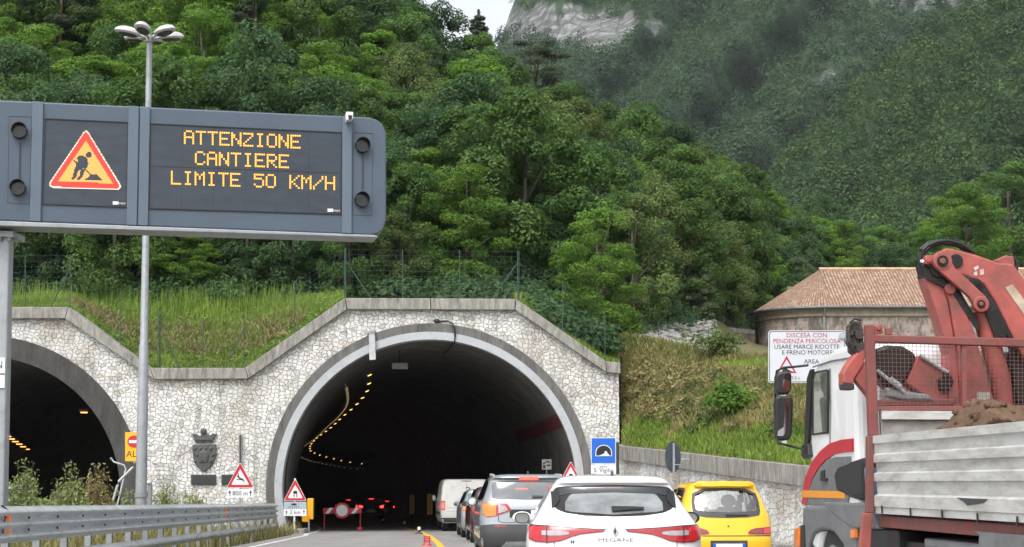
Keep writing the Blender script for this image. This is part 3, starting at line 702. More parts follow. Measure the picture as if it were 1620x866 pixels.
def tree(kd, p, s, sz, label, group=None, rz=None):
    o = thing(NAME[kd], label, 'shrub' if kd == 'grey' else 'tree', (p.x, p.y, p.z), rnd.uniform(0, 6.28) if rz is None else rz, group)
    o.scale = (s, s, sz); c, t = rnd.choice(PROTO[kd]); link('crown', c, o); link('trunk', t, o); return o
# singled-out trees -------------------------------------------------
HGT = dict(locust=7.9, broad=8.0, dark=8.0, olive=8.0, grey=8.0, pine=10.7, scots=9.4); WID = dict(locust=5.9, broad=5.3, dark=5.3, olive=5.3, grey=5.3, pine=4.3, scots=4.4)
def hill_depth(px, row):
    v = (row-ip(px, HC, H_rb))/(ip(px, HC, H_rr)-ip(px, HC, H_rb)); return float(ip(px, HC, H_d0)*(1-v)+ip(px, HC, H_d1)*v)
def tree_px(kd, px, base, top, wid, label, d=None):
    d = d or hill_depth(px, base); p = P(px, base, d); q = P(px, top, d); h = q.z-p.z; wd = wid*d/FPX
    return tree(kd, p, wd/WID[kd], h/HGT[kd], label)
SOLO = [('locust', 738, 474, 262, 165, 'bright green locust tree standing behind the fence above the arch crown', 70),
        ('locust', 948, 540, 330, 160, 'bright green locust tree on the slope right of the arch, standing apart', 66),
        ('olive', 632, 474, 335, 110, 'thin grey-green tree between the message board corner and the bright locust', 68),
        ('locust', 505, 250, 72, 190, 'broad bright locust crown above the middle of the message board', None),
        ('locust', 330, 255, 95, 170, 'bright locust crown just right of the lamp column above the board', None),
        ('locust', 140, 250, 92, 200, 'wide bright locust crown left of the lamp column above the board', None),
        ('locust', 640, 330, 175, 120, 'yellowish locust tree beside the rounded right corner of the message board', None),
        ('scots', 397, 200, -40, 130, 'dark tall pine rising behind the locusts right of the lamp heads', None),
        ('scots', 90, 170, -60, 150, 'dark pine at the upper left with a brownish crown', None),
        ('dark', 688, 190, 2, 130, 'dark rounded tree at the skyline just left of the sky gap', None),
        ('pine', 757, 150, 14, 70, 'thin pointed conifer silhouetted in the sky gap', None),
        ('dark', 622, 175, -5, 140, 'large dark tree on the skyline farther left of the sky gap', None),
        ('scots', 850, 200, 62, 110, 'greyish pine on the ridge below the limestone cliff', None),
        ('olive', 905, 330, 150, 140, 'yellow-tinged tree crown in the middle of the wooded hill', None),
        ('dark', 805, 400, 225, 190, 'dark rounded tree between the two bright locusts', None),
        ('grey', 1108, 512, 430, 62, 'pale grey-green bush beside the scree', 84),
        ('locust', 1338, 465, 350, 75, 'small bright tree at the foot of the wood above the tiled roof', 128),
        ('locust', 1528, 470, 295, 150, 'bright green locust tree behind the fort above the crane arm', 150),
        ('broad', 1600, 430, 255, 160, 'large green tree at the right edge behind the crane', 160),
        ('locust', 1475, 470, 350, 90, 'small bright tree left of the large ones behind the crane', 146),
        ('dark', 1420, 500, 385, 90, 'dark bush right above the ridge of the tiled roof', 122),
        ('dark', 430, 474, 372, 130, 'dark tree whose brownish foliage hangs over the left end of the grass slope', 67.5),
        ('locust', 290, 474, 372, 130, 'green tree under the message board right of the lamp pole', 67.5),
        ('grey', 1265, 470, 405, 55, 'small pale bush at the left end of the tiled roof', 118)]
for kd, px, b_, t_, wd, lab, d_ in SOLO: tree_px(kd, px, b_, t_, wd, lab, d_)
GL = dict(locust=('bright green locust tree in the dense wood on the hill above the tunnels', 'bright locust trees of the hillside wood'),
          broad=('mid green broadleaf tree in the dense wood on the hill above the tunnels', 'mid green trees of the hillside wood'),
          dark=('dark green broadleaf tree in the dense wood on the hill above the tunnels', 'dark green trees of the hillside wood'),
          olive=('olive green tree in the dense wood on the hill above the tunnels', 'olive green trees of the hillside wood'),
          pine=('dark pointed conifer in the upper wood near the skyline', 'conifers of the upper hillside wood'),
          scots=('dark rounded pine in the upper wood near the skyline', 'pines of the upper hillside wood'))
nrow = 17
for j in range(nrow):
    v = (j+.15)/nrow*.98; px = -60+rnd.uniform(0, 40)
    while px < 1440:
        p, row = hill_at(px, v); gap = 2.3*FPX/p.y*rnd.uniform(.8, 1.2)
        x = px+rnd.uniform(-15, 15); vv = min(1, max(0.004, v+rnd.uniform(-.02, .02))); p, row = hill_at(x, vv)
        u = rnd.random()
        lat = math.sin(x*.011+1.3)+math.sin(row*.017+x*.006)
        if x < 580 and v > .62: kd = 'scots' if u < .3 else 'pine' if u < .42 else 'broad' if u < .75 else 'dark'
        elif 580 <= x < 930 and v > .66: kd = 'scots' if u < (.3 if v < .82 else .1) else 'dark' if u < .6 else 'broad'
        elif x < 600 and v > .3: kd = 'locust' if u < .68 else 'broad'
        elif x < 600: kd = 'dark' if u < .6 else 'broad'  # mostly the dark kind here: shade at the wood's foot put into leaf colour
        elif x > 1000 and v > .5: kd = 'locust' if u < .30 else 'olive' if u < .4 else 'broad' if u < .85 else 'dark'
        else: kd = 'dark' if u < .33-.1*lat else 'broad' if u < .80 else 'olive' if u < .86 else 'locust'
        s = rnd.uniform(.72, 1.12)*(1 if v > .08 else .75); lab, grp = GL[kd]
        if x > 1180: s *= .8
        if 680 < x < 1010 and v > .85: s *= .85
        p.z -= .3
        if any(abs(x-q_[1]) < q_[4]*.55 and p.y < (q_[6] or hill_depth(q_[1], q_[2]))-.3 and row < q_[2]+60 and p.y > (q_[6] or hill_depth(q_[1], q_[2]))-14 for q_ in SOLO if q_[0] != 'dark'): px += gap; continue
        tree(kd, p, s, s*rnd.uniform(.85, 1.1), lab, grp)
        px += gap
# undergrowth at the foot of the wood
def clump_mass(name, pts, size, mat, per, leaf, flatn=.7):
    Vs, T = [], []
    for p in pts:
        s = size*rng.uniform(.6, 1.3); D = rand_dir(per, -.2); C = np.array(p)+D*np.array([s, s, s*flatn])*rng.uniform(.5, 1.05, (per, 1))
        l = leaf*rng.uniform(.6, 1.4, per); V, _ = leaves(C, D+np.array([0, 0, .5]), l, l*.5, .6); Vs.append(V); T.append(np.repeat(np.clip(.4+rng.normal(0, .2)+rng.normal(0, .2, per), 0, 1), 4))
    V = np.concatenate(Vs); return link(name, np_mesh(name, V, np.arange(len(V)).reshape(-1, 4), mat, np.concatenate(T)))
pts = [hill_at(rnd.uniform(-80, 1440), rnd.uniform(0, 1)**1.6)[0] for _ in range(900)]
pts += [hill_at(rnd.uniform(820, 1010), rnd.uniform(0, .1))[0] for _ in range(50)] + [slope_at(rnd.uniform(850, 950), rnd.uniform(.4, 1)) for _ in range(40)]
tag(clump_mass('undergrowth', pts, 1.15, L_drk, 150, .11), kind='stuff')
# distant forest ----------------------------------------------------
def forest(name, cols, sky, d_lo, d_hi, n_rows, step, rock, cw, seed, mat):
    Vs, T = [], []; r_ = random.Random(seed)
    for j in range(n_rows):
        v = .42+.585*j/n_rows; px = cols[0]
        while px < cols[1]:
            x = px+r_.uniform(-step*.5, step*.5); px += step*r_.uniform(.75, 1.2)
            top_ = ip(x, sky[0], sky[1]); vv = v+r_.uniform(-.5, .5)/n_rows*.7; row = 790+(top_-790)*vv
            if row < -35 or row > 520: continue
            if rock(x, row) > .4 and r_.random() < .94: continue
            d = d_lo+(d_hi-d_lo)*vv**1.15+ridge_noise(x, row)*d_lo*.085*(1-vv)*vv*4
            s = cw*r_.uniform(.5, 1.45); per = 210; D = rand_dir(per, -.5); p = P(x, row, d)
            C = np.array(p)+np.array([0, 0, s*.8])+D*np.array([s, s, s*r_.uniform(.9, 1.7)])*rng.uniform(.6, 1.08, (per, 1))
            l = s*.12*rng.uniform(.6, 1.4, per); V, _ = leaves(C, D+np.array([0, 0, .3]), l, l*.65, .4); Vs.append(V)
            T.append(np.repeat(np.clip(.46+r_.gauss(0, .30)+.07*(ridge_noise(x, row)-.8)+rng.normal(0, .07, per), 0, 1), 4))  # ridge term paints the light and shade of the gullies into crown tint
    V = np.concatenate(Vs); return tag(link(name, np_mesh(name, V, np.arange(len(V)).reshape(-1, 4), mat, np.concatenate(T))), kind='stuff')
forest('far_forest', (796, 1640), SKY1, 330, 820, 56, 16, rock1, 3.3, 3, L_far)
forest('mountain_forest', (1130, 1680), SKY2, 230, 520, 46, 20, lambda px, row: .7 if ((px-1252)/1.2)**2+(row-288)**2 < 60 else 0, 2.9, 4, L_far2)
# grass -------------------------------------------------------------
def grass(name, pts, hgt, wid, mat, tint=.5, lean=.25):
    pts = np.array([tuple(p) for p in pts]); n = len(pts); h = np.asarray(hgt)*np.ones(n); a = rng.uniform(0, np.pi, n)
    S = np.stack([np.cos(a), np.sin(a), 0*a], 1)*(np.asarray(wid)*np.ones(n))[:, None]; ln = rng.normal(0, lean, (n, 2))*h[:, None]
    M1 = pts+np.concatenate([ln*.35, (h*.6)[:, None]], 1); TP = pts+np.concatenate([ln, h[:, None]], 1)
    V = np.stack([pts-S, pts+S, M1+S*.8, M1-S*.8, TP+S*.15, TP-S*.15], 1).reshape(-1, 3)
    b = np.arange(n)[:, None]*6; F = np.concatenate([b+np.array([[0, 1, 2, 3]]), b+np.array([[3, 2, 4, 5]])])
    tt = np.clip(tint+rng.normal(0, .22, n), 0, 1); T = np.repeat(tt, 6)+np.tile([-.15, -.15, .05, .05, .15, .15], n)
    return tag(link(name, np_mesh(name, V, F, mat, np.clip(T, 0, 1))), kind='stuff')
pts, hh, tt = [], [], []
for _ in range(46000):
    px = rng.uniform(-120, 545) if rng.random() < .86 else rng.uniform(816, 978); v = rng.uniform(0, 1); p = slope_at(px, v)
    if not (p.z > 0): continue
    patch = math.sin(p.x*1.3)*math.sin(p.y*1.1+p.x*.7)
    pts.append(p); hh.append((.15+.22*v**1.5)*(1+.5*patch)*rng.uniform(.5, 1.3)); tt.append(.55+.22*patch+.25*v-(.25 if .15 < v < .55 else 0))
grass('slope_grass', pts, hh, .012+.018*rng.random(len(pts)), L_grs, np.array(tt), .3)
pts = [slope_at(rng.uniform(20, 480), rng.uniform(.75, 1.0)) for _ in range(900)]                 # tall flowering stalks along the crest
grass('tall_stalks', pts, rng.uniform(.4, 1.0, 900), .014, L_grs, .75, .08)
pts = [slope_at(rng.uniform(110, 480), rng.uniform(.2, .6)) for _ in range(2500)]
grass('dry_weeds', pts, rng.uniform(.15, .45, 2500), .03, L_brn, .4, .5)
pts = [slope_at(rng.uniform(90, 540), rng.uniform(.02, .95)) for _ in range(240)]
tag(clump_mass('slope_weeds', pts, .3, L_grs, 90, .05, .6), kind='stuff')
pts = [slope_at(rng.uniform(150, 470), rng.uniform(.15, .5)) for _ in range(90)]
tag(clump_mass('slope_brown_weeds', pts, .26, L_brn, 90, .05, .6), kind='stuff')
pts, hh, tt, dry, dh, dt = [], [], [], [], [], []
for _ in range(60000):
    px = rng.uniform(983, 1640); v = rng.uniform(0, 1.15)**.9; p = bank_at(px, v)
    pt = math.sin(p.x*.9+1)*math.sin(p.y*.8)+.35*math.sin(p.x*2.1+p.y*1.7)
    k = v+.2*pt
    if .30 < k < 1.05 and rng.random() < .82: dry.append(p); dh.append(rng.uniform(.1, .34)); dt.append(.4+.3*pt)
    else: pts.append(p); hh.append(rng.uniform(.08, .24)); tt.append(.5+.25*pt)
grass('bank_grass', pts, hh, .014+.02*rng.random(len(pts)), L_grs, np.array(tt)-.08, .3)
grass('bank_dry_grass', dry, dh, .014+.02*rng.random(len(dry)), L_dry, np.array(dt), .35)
pts = []
for _ in range(60):
    px = rng.normal(1140, 60); v = rng.uniform(.22, .8); pts.append(bank_at(px, v))
tag(clump_mass('bank_brambles', pts, .36, L_olv, 170, .06), kind='stuff')
pts = []
for _ in range(90):
    px = rng.uniform(990, 1200); v = rng.uniform(.35, .85); pts.append(bank_at(px, v))
tag(clump_mass('bank_dead_weeds', pts, .42, L_brn, 170, .06), kind='stuff')
b1 = thing('bush', 'fresh green bush low on the bank above the retaining wall', 'bush', bank_at(1150, .32))
for nm_, mt_, c_ in (('foliage', L_loc, 1),):
    L = [((rnd.uniform(-.7, .7), rnd.uniform(-.4, .4), rnd.uniform(.2, 1.1)), (.35, .35, .3)) for _ in range(16)]; link('foliage', crown('foliage', mt_, L, 120, .07, .5), b1)
b2 = thing('bush', 'yellow-green bush on the top edge of the bank', 'bush', bank_at(1135, .98)); L = [((rnd.uniform(-.9, .9), rnd.uniform(-.4, .4), rnd.uniform(.1, .8)), (.4, .4, .3)) for _ in range(14)]; link('foliage', crown('foliage', L_olv, L, 120, .07, .5), b2)
# median verge weeds behind the guard rail
pts, hh = [], []
for _ in range(9000):
    y = rng.uniform(20, 59); x = rng.uniform(-13.5, -7.4); pts.append((x, y, gz(y)-.1)); hh.append(rng.uniform(.15, .6))
grass('verge_grass', pts, hh, .02, L_dry, .45, .35)
def weed(px, d, hpx, wpx, mat, label, n=34):
    g = Vector((P(px, 790, d).x, d, gz(d)-.1)); o = thing('weed_bush', label, 'weed', g); H = (P(px, hpx, d).z-g.z); W = wpx*d/FPX/2
    Vs, T = [], []; mb = MB()
    for _ in range(n):
        a = rnd.uniform(0, 6.28); r = W*math.sqrt(rnd.random()); tx, ty = r*math.cos(a), r*math.sin(a)*.6; h = H*rnd.uniform(.6, 1)*(1-.35*(r/W)**2)
        mb.tube([(tx*.4, ty*.4, 0), (tx*.8, ty*.8, h*.5), (tx, ty, h)], [.012, .009, .004], 4)
        k = 95; q = rng.uniform(.12, 1, k); C = np.stack([tx*(.4+.6*q), ty*(.4+.6*q), h*q], 1)+rng.normal(0, .055, (k, 3))*np.array([1.2, 1.2, .6]); l = rng.uniform(.045, .10, k)*(1.15-.5*q)
        V, _ = leaves(C, rng.normal(0, 1, (k, 3)), l, l*.36, .4); Vs.append(V); T.append(np.repeat(np.clip(.5+rng.normal(0, .25, k), 0, 1), 4))
    V = np.concatenate(Vs); link('foliage', np_mesh('foliage', V, np.arange(len(V)).reshape(-1, 4), mat, np.concatenate(T)), o)
    mb.build('stems', m_barkp, o, local=True)
weed(32, 40, 718, 75, L_wed, 'feathery green weeds beside the gantry post'); weed(95, 42, 728, 45, L_wed, 'slim green weed clump in front of the left tunnel mouth', 14)
weed(60, 46, 752, 50, L_wed, 'low weed clump just right of the pale concrete block', 14); weed(72, 36, 762, 36, L_wed, 'small yellow-green weed close behind the rail near the concrete block', 12)
weed(118, 44, 716, 66, L_wed, 'tall pointed weed clump in the middle of the left tunnel mouth', 22)
weed(155, 46, 727, 60, L_brn, 'brownish dry bush between the tall weeds and the bent sign pole', 34); weed(203, 48, 768, 26, L_wed, 'small fresh weed at the foot of the lamp column', 12)
weed(262, 55, 746, 44, L_wed, 'pale flowering weeds below the shield crest', 18); weed(305, 57, 758, 60, L_wed, 'low green weeds under the dark plaques', 22); weed(415, 57.5, 786, 30, L_brn, 'dry weed stub at the foot of the pale arch ring', 10)
pts = [bank_at(rng.uniform(1000, 1135), rng.uniform(1.1, 1.95)) for _ in range(26)]
tag(clump_mass('scree_weeds', pts, .42, L_olv, 110, .07), kind='stuff')
# loose stones on the scree
Vs, Fs, n0 = [], [], 0
for _ in range(420):
    px = rng.uniform(1003, 1132); v = rng.uniform(1.05, 1.97); p = np.array(bank_at(px, v))+np.array([0, 0, .12]); s = rng.uniform(.04, .17)
    c = np.array([[1, 1, 1], [-1, 1, 1], [-1, -1, 1], [1, -1, 1], [1, 1, -1], [-1, 1, -1], [-1, -1, -1], [1, -1, -1]])*s*rng.uniform(.5, 1.1, (8, 3))*np.array([1.2, .9, .6]); Vs.append(p+c)
    Fs.append(n0+np.array([[0, 1, 2, 3], [7, 6, 5, 4], [0, 4, 5, 1], [1, 5, 6, 2], [2, 6, 7, 3], [3, 7, 4, 0]])); n0 += 8
tag(link('scree_rubble', np_mesh('scree_rubble', np.concatenate(Vs), np.concatenate(Fs), M('limestone_rubble', (.27, .265, .25), .9, var=.4, scale=1.5))), kind='stuff')
# ================================================================== message sign on its gantry
V0, V1 = P(0, 350, 30.0), P(610, 350, 31.5)
vu = Vector((V1.x-V0.x, V1.y-V0.y, 0)).normalized(); vn = Vector((vu.y, -vu.x, 0))          # vn points to the camera
def VP(px, py, o=0.0): return plane_hit(px, py, Vector((V0.x, V0.y, 0)), vn) + vn*o
def vq(mb, pts, o, th=.01): return mb.prism([VP(x, y, o) for x, y in pts], -vn*th)
def lerp2(a, b, t): return (a[0]+(b[0]-a[0])*t, a[1]+(b[1]-a[1])*t)
sg = thing('message_sign', 'large slate-grey electronic message board with a lit roadworks triangle and amber text', 'message sign', tuple(VP(300, 365, -.2)))
def edge_t(x): return ip(x, [-45, 0, 610], [156.5, 158.5, 187])
def edge_b(x): return ip(x, [-45, 0, 610], [347.5, 349.5, 373])
out = [(-12, edge_t(-12)), (585, edge_t(585)), (597, edge_t(597)+3.5), (606, edge_t(606)+11), (611, edge_t(611)+24), (611, edge_b(611)-24), (606, edge_b(606)-9), (597, edge_b(597)-2), (585, edge_b(585)),
       (-12, edge_b(-12)), (-24, edge_b(-24)-2), (-33, edge_b(-33)-10), (-38, edge_b(-38)-24), (-38, edge_t(-38)+24), (-33, edge_t(-33)+10), (-24, edge_t(-24)+3)]
mb = MB(); vq(mb, out, 0, .75); mb.build('housing', m_vms, sg, bevel=.03)
for x0, x1, x2, x3 in ((51.5, 69, 47, 64.5), (203.5, 220, 200, 216.5), (222, 237.5, 218.5, 234), (541.5, 556.5, 540.5, 556)):
    mb = MB(); vq(mb, [(x0, edge_t(x0)+.5), (x1, edge_t(x1)+.5), (x3, edge_b(x3)-.5), (x2, edge_b(x2)-.5)], .05, .05); mb.build('mullion', m_vmsl, sg, bevel=.008)
for cs_ in ([(71, 187.5), (203, 193.5), (200.5, 329), (67, 324)], [(237.5, 195.5), (541.5, 209.5), (540, 340), (235, 331)]):
    mb = MB(); inn = [(cs_[0][0]+1.3, cs_[0][1]+1.5), (cs_[1][0]-1.3, cs_[1][1]+1.5), (cs_[2][0]-1.3, cs_[2][1]-1.5), (cs_[3][0]+1.3, cs_[3][1]-1.5)]
    for k in range(4): vq(mb, [cs_[k], cs_[(k+1) % 4], inn[(k+1) % 4], inn[k]], .022, .022)
    mb.build('panel_frame', m_black, sg)
    mb = MB(); vq(mb, inn, .008, .008)
    n_ = 1 if cs_[0][0] < 100 else 3
    sc_ = mb.build('display_panel', m_screen, sg); mb = MB()
    for q in range(1, 2*n_):
        a, b = lerp2(inn[0], inn[1], q/(2*n_)), lerp2(inn[3], inn[2], q/(2*n_)); vq(mb, [(a[0]-.25, a[1]), (a[0]+.25, a[1]), (b[0]+.25, b[1]), (b[0]-.25, b[1])], .0095, .002)
    for q in ((.5,) if n_ == 3 else ()):
        a, b = lerp2(inn[0], inn[3], q), lerp2(inn[1], inn[2], q); vq(mb, [(a[0], a[1]-.6), (b[0], b[1]-.6), (b[0], b[1]+.6), (a[0], a[1]+.6)], .0100, .002)
    mb.build('seams', m_black, sc_)
# lettering made of amber diodes
F5 = {'A': ('01110', '10001', '10001', '11111', '10001', '10001', '10001'), 'T': ('11111', '00100', '00100', '00100', '00100', '00100', '00100'), 'E': ('11111', '10000', '10000', '11110', '10000', '10000', '11111'),
      'N': ('10001', '11001', '11001', '10101', '10011', '10011', '10001'), 'Z': ('11111', '00001', '00010', '00100', '01000', '10000', '11111'), 'I': ('01110', '00100', '00100', '00100', '00100', '00100', '01110'),
      'O': ('01110', '10001', '10001', '10001', '10001', '10001', '01110'), 'C': ('01110', '10001', '10000', '10000', '10000', '10001', '01110'), 'R': ('11110', '10001', '10001', '11110', '10100', '10010', '10001'),
      'L': ('10000', '10000', '10000', '10000', '10000', '10000', '11111'), 'M': ('10001', '11011', '10101', '10101', '10001', '10001', '10001'), '5': ('11111', '10000', '11110', '00001', '00001', '10001', '01110'),
      '0': ('01110', '10001', '10001', '10001', '10001', '10001', '01110'), 'K': ('10001', '10010', '10100', '11000', '10100', '10010', '10001'), '/': ('00001', '00001', '00010', '00100', '01000', '10000', '10000'), 'H': ('10001', '10001', '10001', '11111', '10001', '10001', '10001')}
m_amber = emit_mat('amber_diodes', (1, .44, .06), .95); m_redled = emit_mat('red_diodes', (1, .07, .05), .5); m_yelled = emit_mat('yellow_diodes', (1, .46, .11), .65); m_pale = emit_mat('pale_diodes', (1, .78, .6), .65)
for txt, xa, xb, ya, yb in (('ATTENZIONE', 291.5, 474.5, 208, 215.5), ('CANTIERE', 309, 456, 241, 246.5), ('LIMITE 50 KM/H', 271, 529, 272, 281)):
    mb = MB(); n = len(txt); pit = (xb-xa-14.5)/(n-1)
    for i, ch in enumerate(txt):
        if ch == ' ': continue
        x0 = xa+pit*i; y0 = ya+(yb-ya)*(i*pit)/(xb-xa)
        for r_, row in enumerate(F5[ch]):
            for c_, bit in enumerate(row):
                if bit == '1':
                    for sx, sy in ((0, 0),):
                        cx, cy = x0+c_*3.35+.8, y0+r_*3.15+c_*.12; h = 1.55 if c_ else 1.55
                        vq(mb, [(cx-1.25, cy-1.25), (cx+1.25, cy-1.25), (cx+1.25, cy+1.25), (cx-1.25, cy+1.25)], .013, .004)
    mb.build('lettering', m_amber, sg)
# roadworks triangle of diodes
def inpoly(x, y, pl):
    c = False; j = len(pl)-1
    for i in range(len(pl)):
        if (pl[i][1] > y) != (pl[j][1] > y) and x < (pl[j][0]-pl[i][0])*(y-pl[i][1])/(pl[j][1]-pl[i][1])+pl[i][0]: c = not c
        j = i
    return c
def zz(l): return [(x/3.331, 140+y/3.331) for x, y in l]
outer = zz([(453, 222), (466, 232), (634, 505), (638, 522), (625, 537), (275, 524), (258, 512), (262, 495), (440, 232)])
rim = zz([(453, 229), (462, 236), (628, 508), (630, 521), (622, 530), (277, 518), (265, 510), (269, 497), (444, 236)])
inner = zz([(453, 276), (595, 502), (306, 490)])
man = [zz([(405, 365), (420, 352), (445, 358), (462, 375), (467, 400), (455, 425), (443, 418), (428, 432), (410, 425), (404, 402), (412, 392)]),
       zz([(404, 400), (428, 418), (408, 445), (402, 470), (385, 482), (372, 478), (384, 462), (390, 430)]), zz([(425, 425), (445, 425), (444, 450), (434, 470), (420, 484), (402, 480), (420, 462)]),
       zz([(388, 378), (412, 392), (408, 402), (384, 384)]), zz([(440, 412), (480, 456), (475, 461), (436, 420)]), zz([(446, 483), (468, 466), (482, 452), (510, 452), (525, 470), (540, 487)])]
hx, hy = zz([(469, 352)])[0]
ms = {'red': MB(), 'yel': MB(), 'pale': MB()}
st = 1.55
for i in range(90):
    for j in range(70):
        x, y = 76+i*st, 204+j*st+i*.04
        if not inpoly(x, y, outer): continue
        if inpoly(x, y, inner):
            if any(inpoly(x, y, q) for q in man) or (x-hx)**2+(y-hy)**2 < 23: continue
            k = 'yel'
        else: k = 'red' if inpoly(x, y, rim) else 'pale'
        h = st*.43; vq(ms[k], [(x-h, y-h), (x+h, y-h), (x+h, y+h), (x-h, y+h)], .013, .004)
tri = ms['red'].build('warning_triangle', m_redled, sg); ms['yel'].build('triangle_field', m_yelled, tri); ms['pale'].build('triangle_outline', m_pale, tri)
for cx, cy in ((31, 208), (28.5, 298), (573, 231), (572, 317)):        # flasher lamps with hoods
    c = VP(cx, cy, 0); mb = MB(); r0 = 12.2*30/FPX; n = 20; rows = []
    ax = vu; up = Vector((0, 0, 1))
    for (rr, oo) in ((r0*1.02, 0), (r0*1.02, .2), (r0*.93, .2), (r0*.9, .03)):
        rows.append([c+vn*(oo if oo < .1 or math.sin(2*math.pi*k/n) > -.3 else .12)+(ax*math.cos(2*math.pi*k/n)+up*math.sin(2*math.pi*k/n))*rr for k in range(n)])
    mb.grid(rows, True); hd = mb.build('flasher_lamp', m_black, sg, smooth=50)
    mb = MB(); mb.flat([c+vn*.035+(ax*math.cos(2*math.pi*k/n)+up*math.sin(2*math.pi*k/n))*r0*.91 for k in range(n)]); mb.build('lens', M('unlit_lens', (.035, .04, .035), .15, var=.3, scale=9), hd)
for pts in ([(14, 184), (50, 185), (46, 323), (12, 321)], [(559.5, 210), (590, 211), (588, 341), (557.5, 340)]):
    mb = MB()
    for k in range(4):
        a, b = pts[k], pts[(k+1) % 4]; ex = (.5, 0) if k % 2 else (0, .5); vq(mb, [a, b, (b[0]+ex[0], b[1]+ex[1]), (a[0]+ex[0], a[1]+ex[1])], .006, .006)
    cxm = (pts[0][0]+pts[1][0])/2-1; vq(mb, [(cxm, 225), (cxm+1.2, 225), (cxm, 300), (cxm-1.2, 300)], .03, .03); mb.build('service_door', m_dark, sg)
mb = MB(); vq(mb, [(545, 182), (556.5, 182.5), (556, 194), (546, 196)], .3, .25); cm = mb.build('camera', m_white, sg, bevel=.02); mb = MB(); vq(mb, [(548, 188), (554, 188), (553.5, 194), (549, 194.5)], .32, .03); mb.build('camera_lens', m_black, cm)
for x, y in ((187.5, 322), (527, 333.5)):
    mb = MB(); vq(mb, [(x-9, y-3), (x+8.5, y-2.6), (x+8.5, y+2.6), (x-9, y+2.2)], .018, .01); bp = mb.build('maker_plate', m_ink, sg); mb = MB(); vq(mb, [(x-9, y-3), (x, y-2.7), (x, y+2.4), (x-9, y+2.2)], .020, .003); mb.text('aesys', VP(x+4.3, y-.2, .02), .075, vu); mb.build('plate_print', m_white, bp)
gn = thing('sign_gantry', 'galvanised steel gantry post and beam carrying the message board', 'gantry', tuple(G(4, 900)) if False else (VP(2, 365).x, VP(2, 365).y+.3, gz(30)-.3))
mb = MB(); a, b = VP(-6, 358, 0), VP(597, 379, 0)
mb.prism([VP(-60, 351.5, .02), VP(-60, 358, .02), VP(597, 375, .02), VP(597, 381 - 4, .02)][::1] if False else [VP(-60, 348, .04), VP(593, 372.5, .04), VP(597, 374.5, .04), VP(597, 376.5, .04), VP(-60, 356, .04)], -vn*.7)
mb.build('beam', m_pole, gn, bevel=.03)
pd = 30.35; mb = MB()
mb.prism([P(-26, 362, pd), P(15, 364, pd), P(6, 770, pd), P(4, 860, pd), P(-36, 860, pd), P(-36, 790, pd)], (0, .3, 0)); mb.build('post', m_pole, gn, bevel=.03)
mb = MB(); mb.prism([P(-40, 364, pd-.12), P(21, 366, pd-.12), P(21, 375, pd-.12), P(-40, 373, pd-.12)], (0, .74, 0))
for x in (-20, 0, 14): mb.cyl(P(x, 374, pd-.05), P(x, 381, pd-.05), .035, n=8)
mb.build('flange', m_galvd, gn)
q = thing('route_plate', 'small white plate with the letter N on the gantry post', 'plate', P(0, 615, pd)); mb = MB(); mb.ppx([(-20, 566), (8, 566), (7, 614), (-21, 614)], pd-.03, .02); mb.build('plate', m_white, q)
mb = MB(); mb.text('N', P(-1, 578, pd-.034), .2, xs=.8); mb.ppx([(-20, 591), (7.4, 591), (7.3, 593), (-20, 593)], pd-.034, .002); mb.build('lettering', m_ink, q)
# ================================================================== lamp column
lx = thing('lamp_column', 'tall grey lamp column with a ring of six rounded lamp heads', 'street lamp', (P(223, 800, 50).x, 50, gz(50)-.1))
bx, tp = P(223.5, 795, 50), P(236.5, 62, 50); bx.z = gz(50)-.1
mb = MB(); mb.tube([bx, bx.lerp(tp, .2), bx.lerp(tp, .38), bx.lerp(tp, .385), bx.lerp(tp, 1)], [.18, .165, .145, .12, .085], 16); mb.build('pole', m_pole, lx, smooth=40)
mb = MB(); cq = bx.lerp(tp, .086); mb.cyl(cq, cq+Vector((0, 0, .14)), .2, n=16).cyl(cq+Vector((0, -.17, -1.2)), cq+Vector((0, -.17, -.8)), .06, n=8); mb.build('collar', m_galvd, lx, smooth=40)
mb = MB(); mb.cyl(tp-Vector((0, 0, .1)), tp+Vector((0, 0, .12)), .13, .1, 14); mb.build('hub', m_galvd, lx, smooth=40)
m_lh = M('pale_lamp_shell', (.50, .51, .50), .4, var=.1, scale=3, dirt=(.3, .3, .28), dirt_amt=.3)
for k in range(6):
    a = R(25+60*k); dr = Vector((math.cos(a), math.sin(a), 0)); c = tp+dr*.68+Vector((0, 0, .12)); rot = Matrix.Rotation(a, 3, 'Z') @ Matrix.Rotation(R(-8), 3, 'Y')
    mb = MB(); mb.ell(c, (.42, .24, .2), 18, 8, 0, 90, rot).ell(c, (.42, .24, .07), 18, 4, -90, 0, rot); h = mb.build('lamp_head', m_lh, lx, smooth=50)
    mb = MB(); mb.ell(c-Vector((0, 0, .05)), (.3, .18, .06), 16, 5, -90, 0, rot); mb.build('lens', m_dark, h, smooth=50); mb = MB(); mb.tube([tp, tp+dr*.3+Vector((0, 0, .06))], .035, 8); mb.build('arm', m_galvd, h)
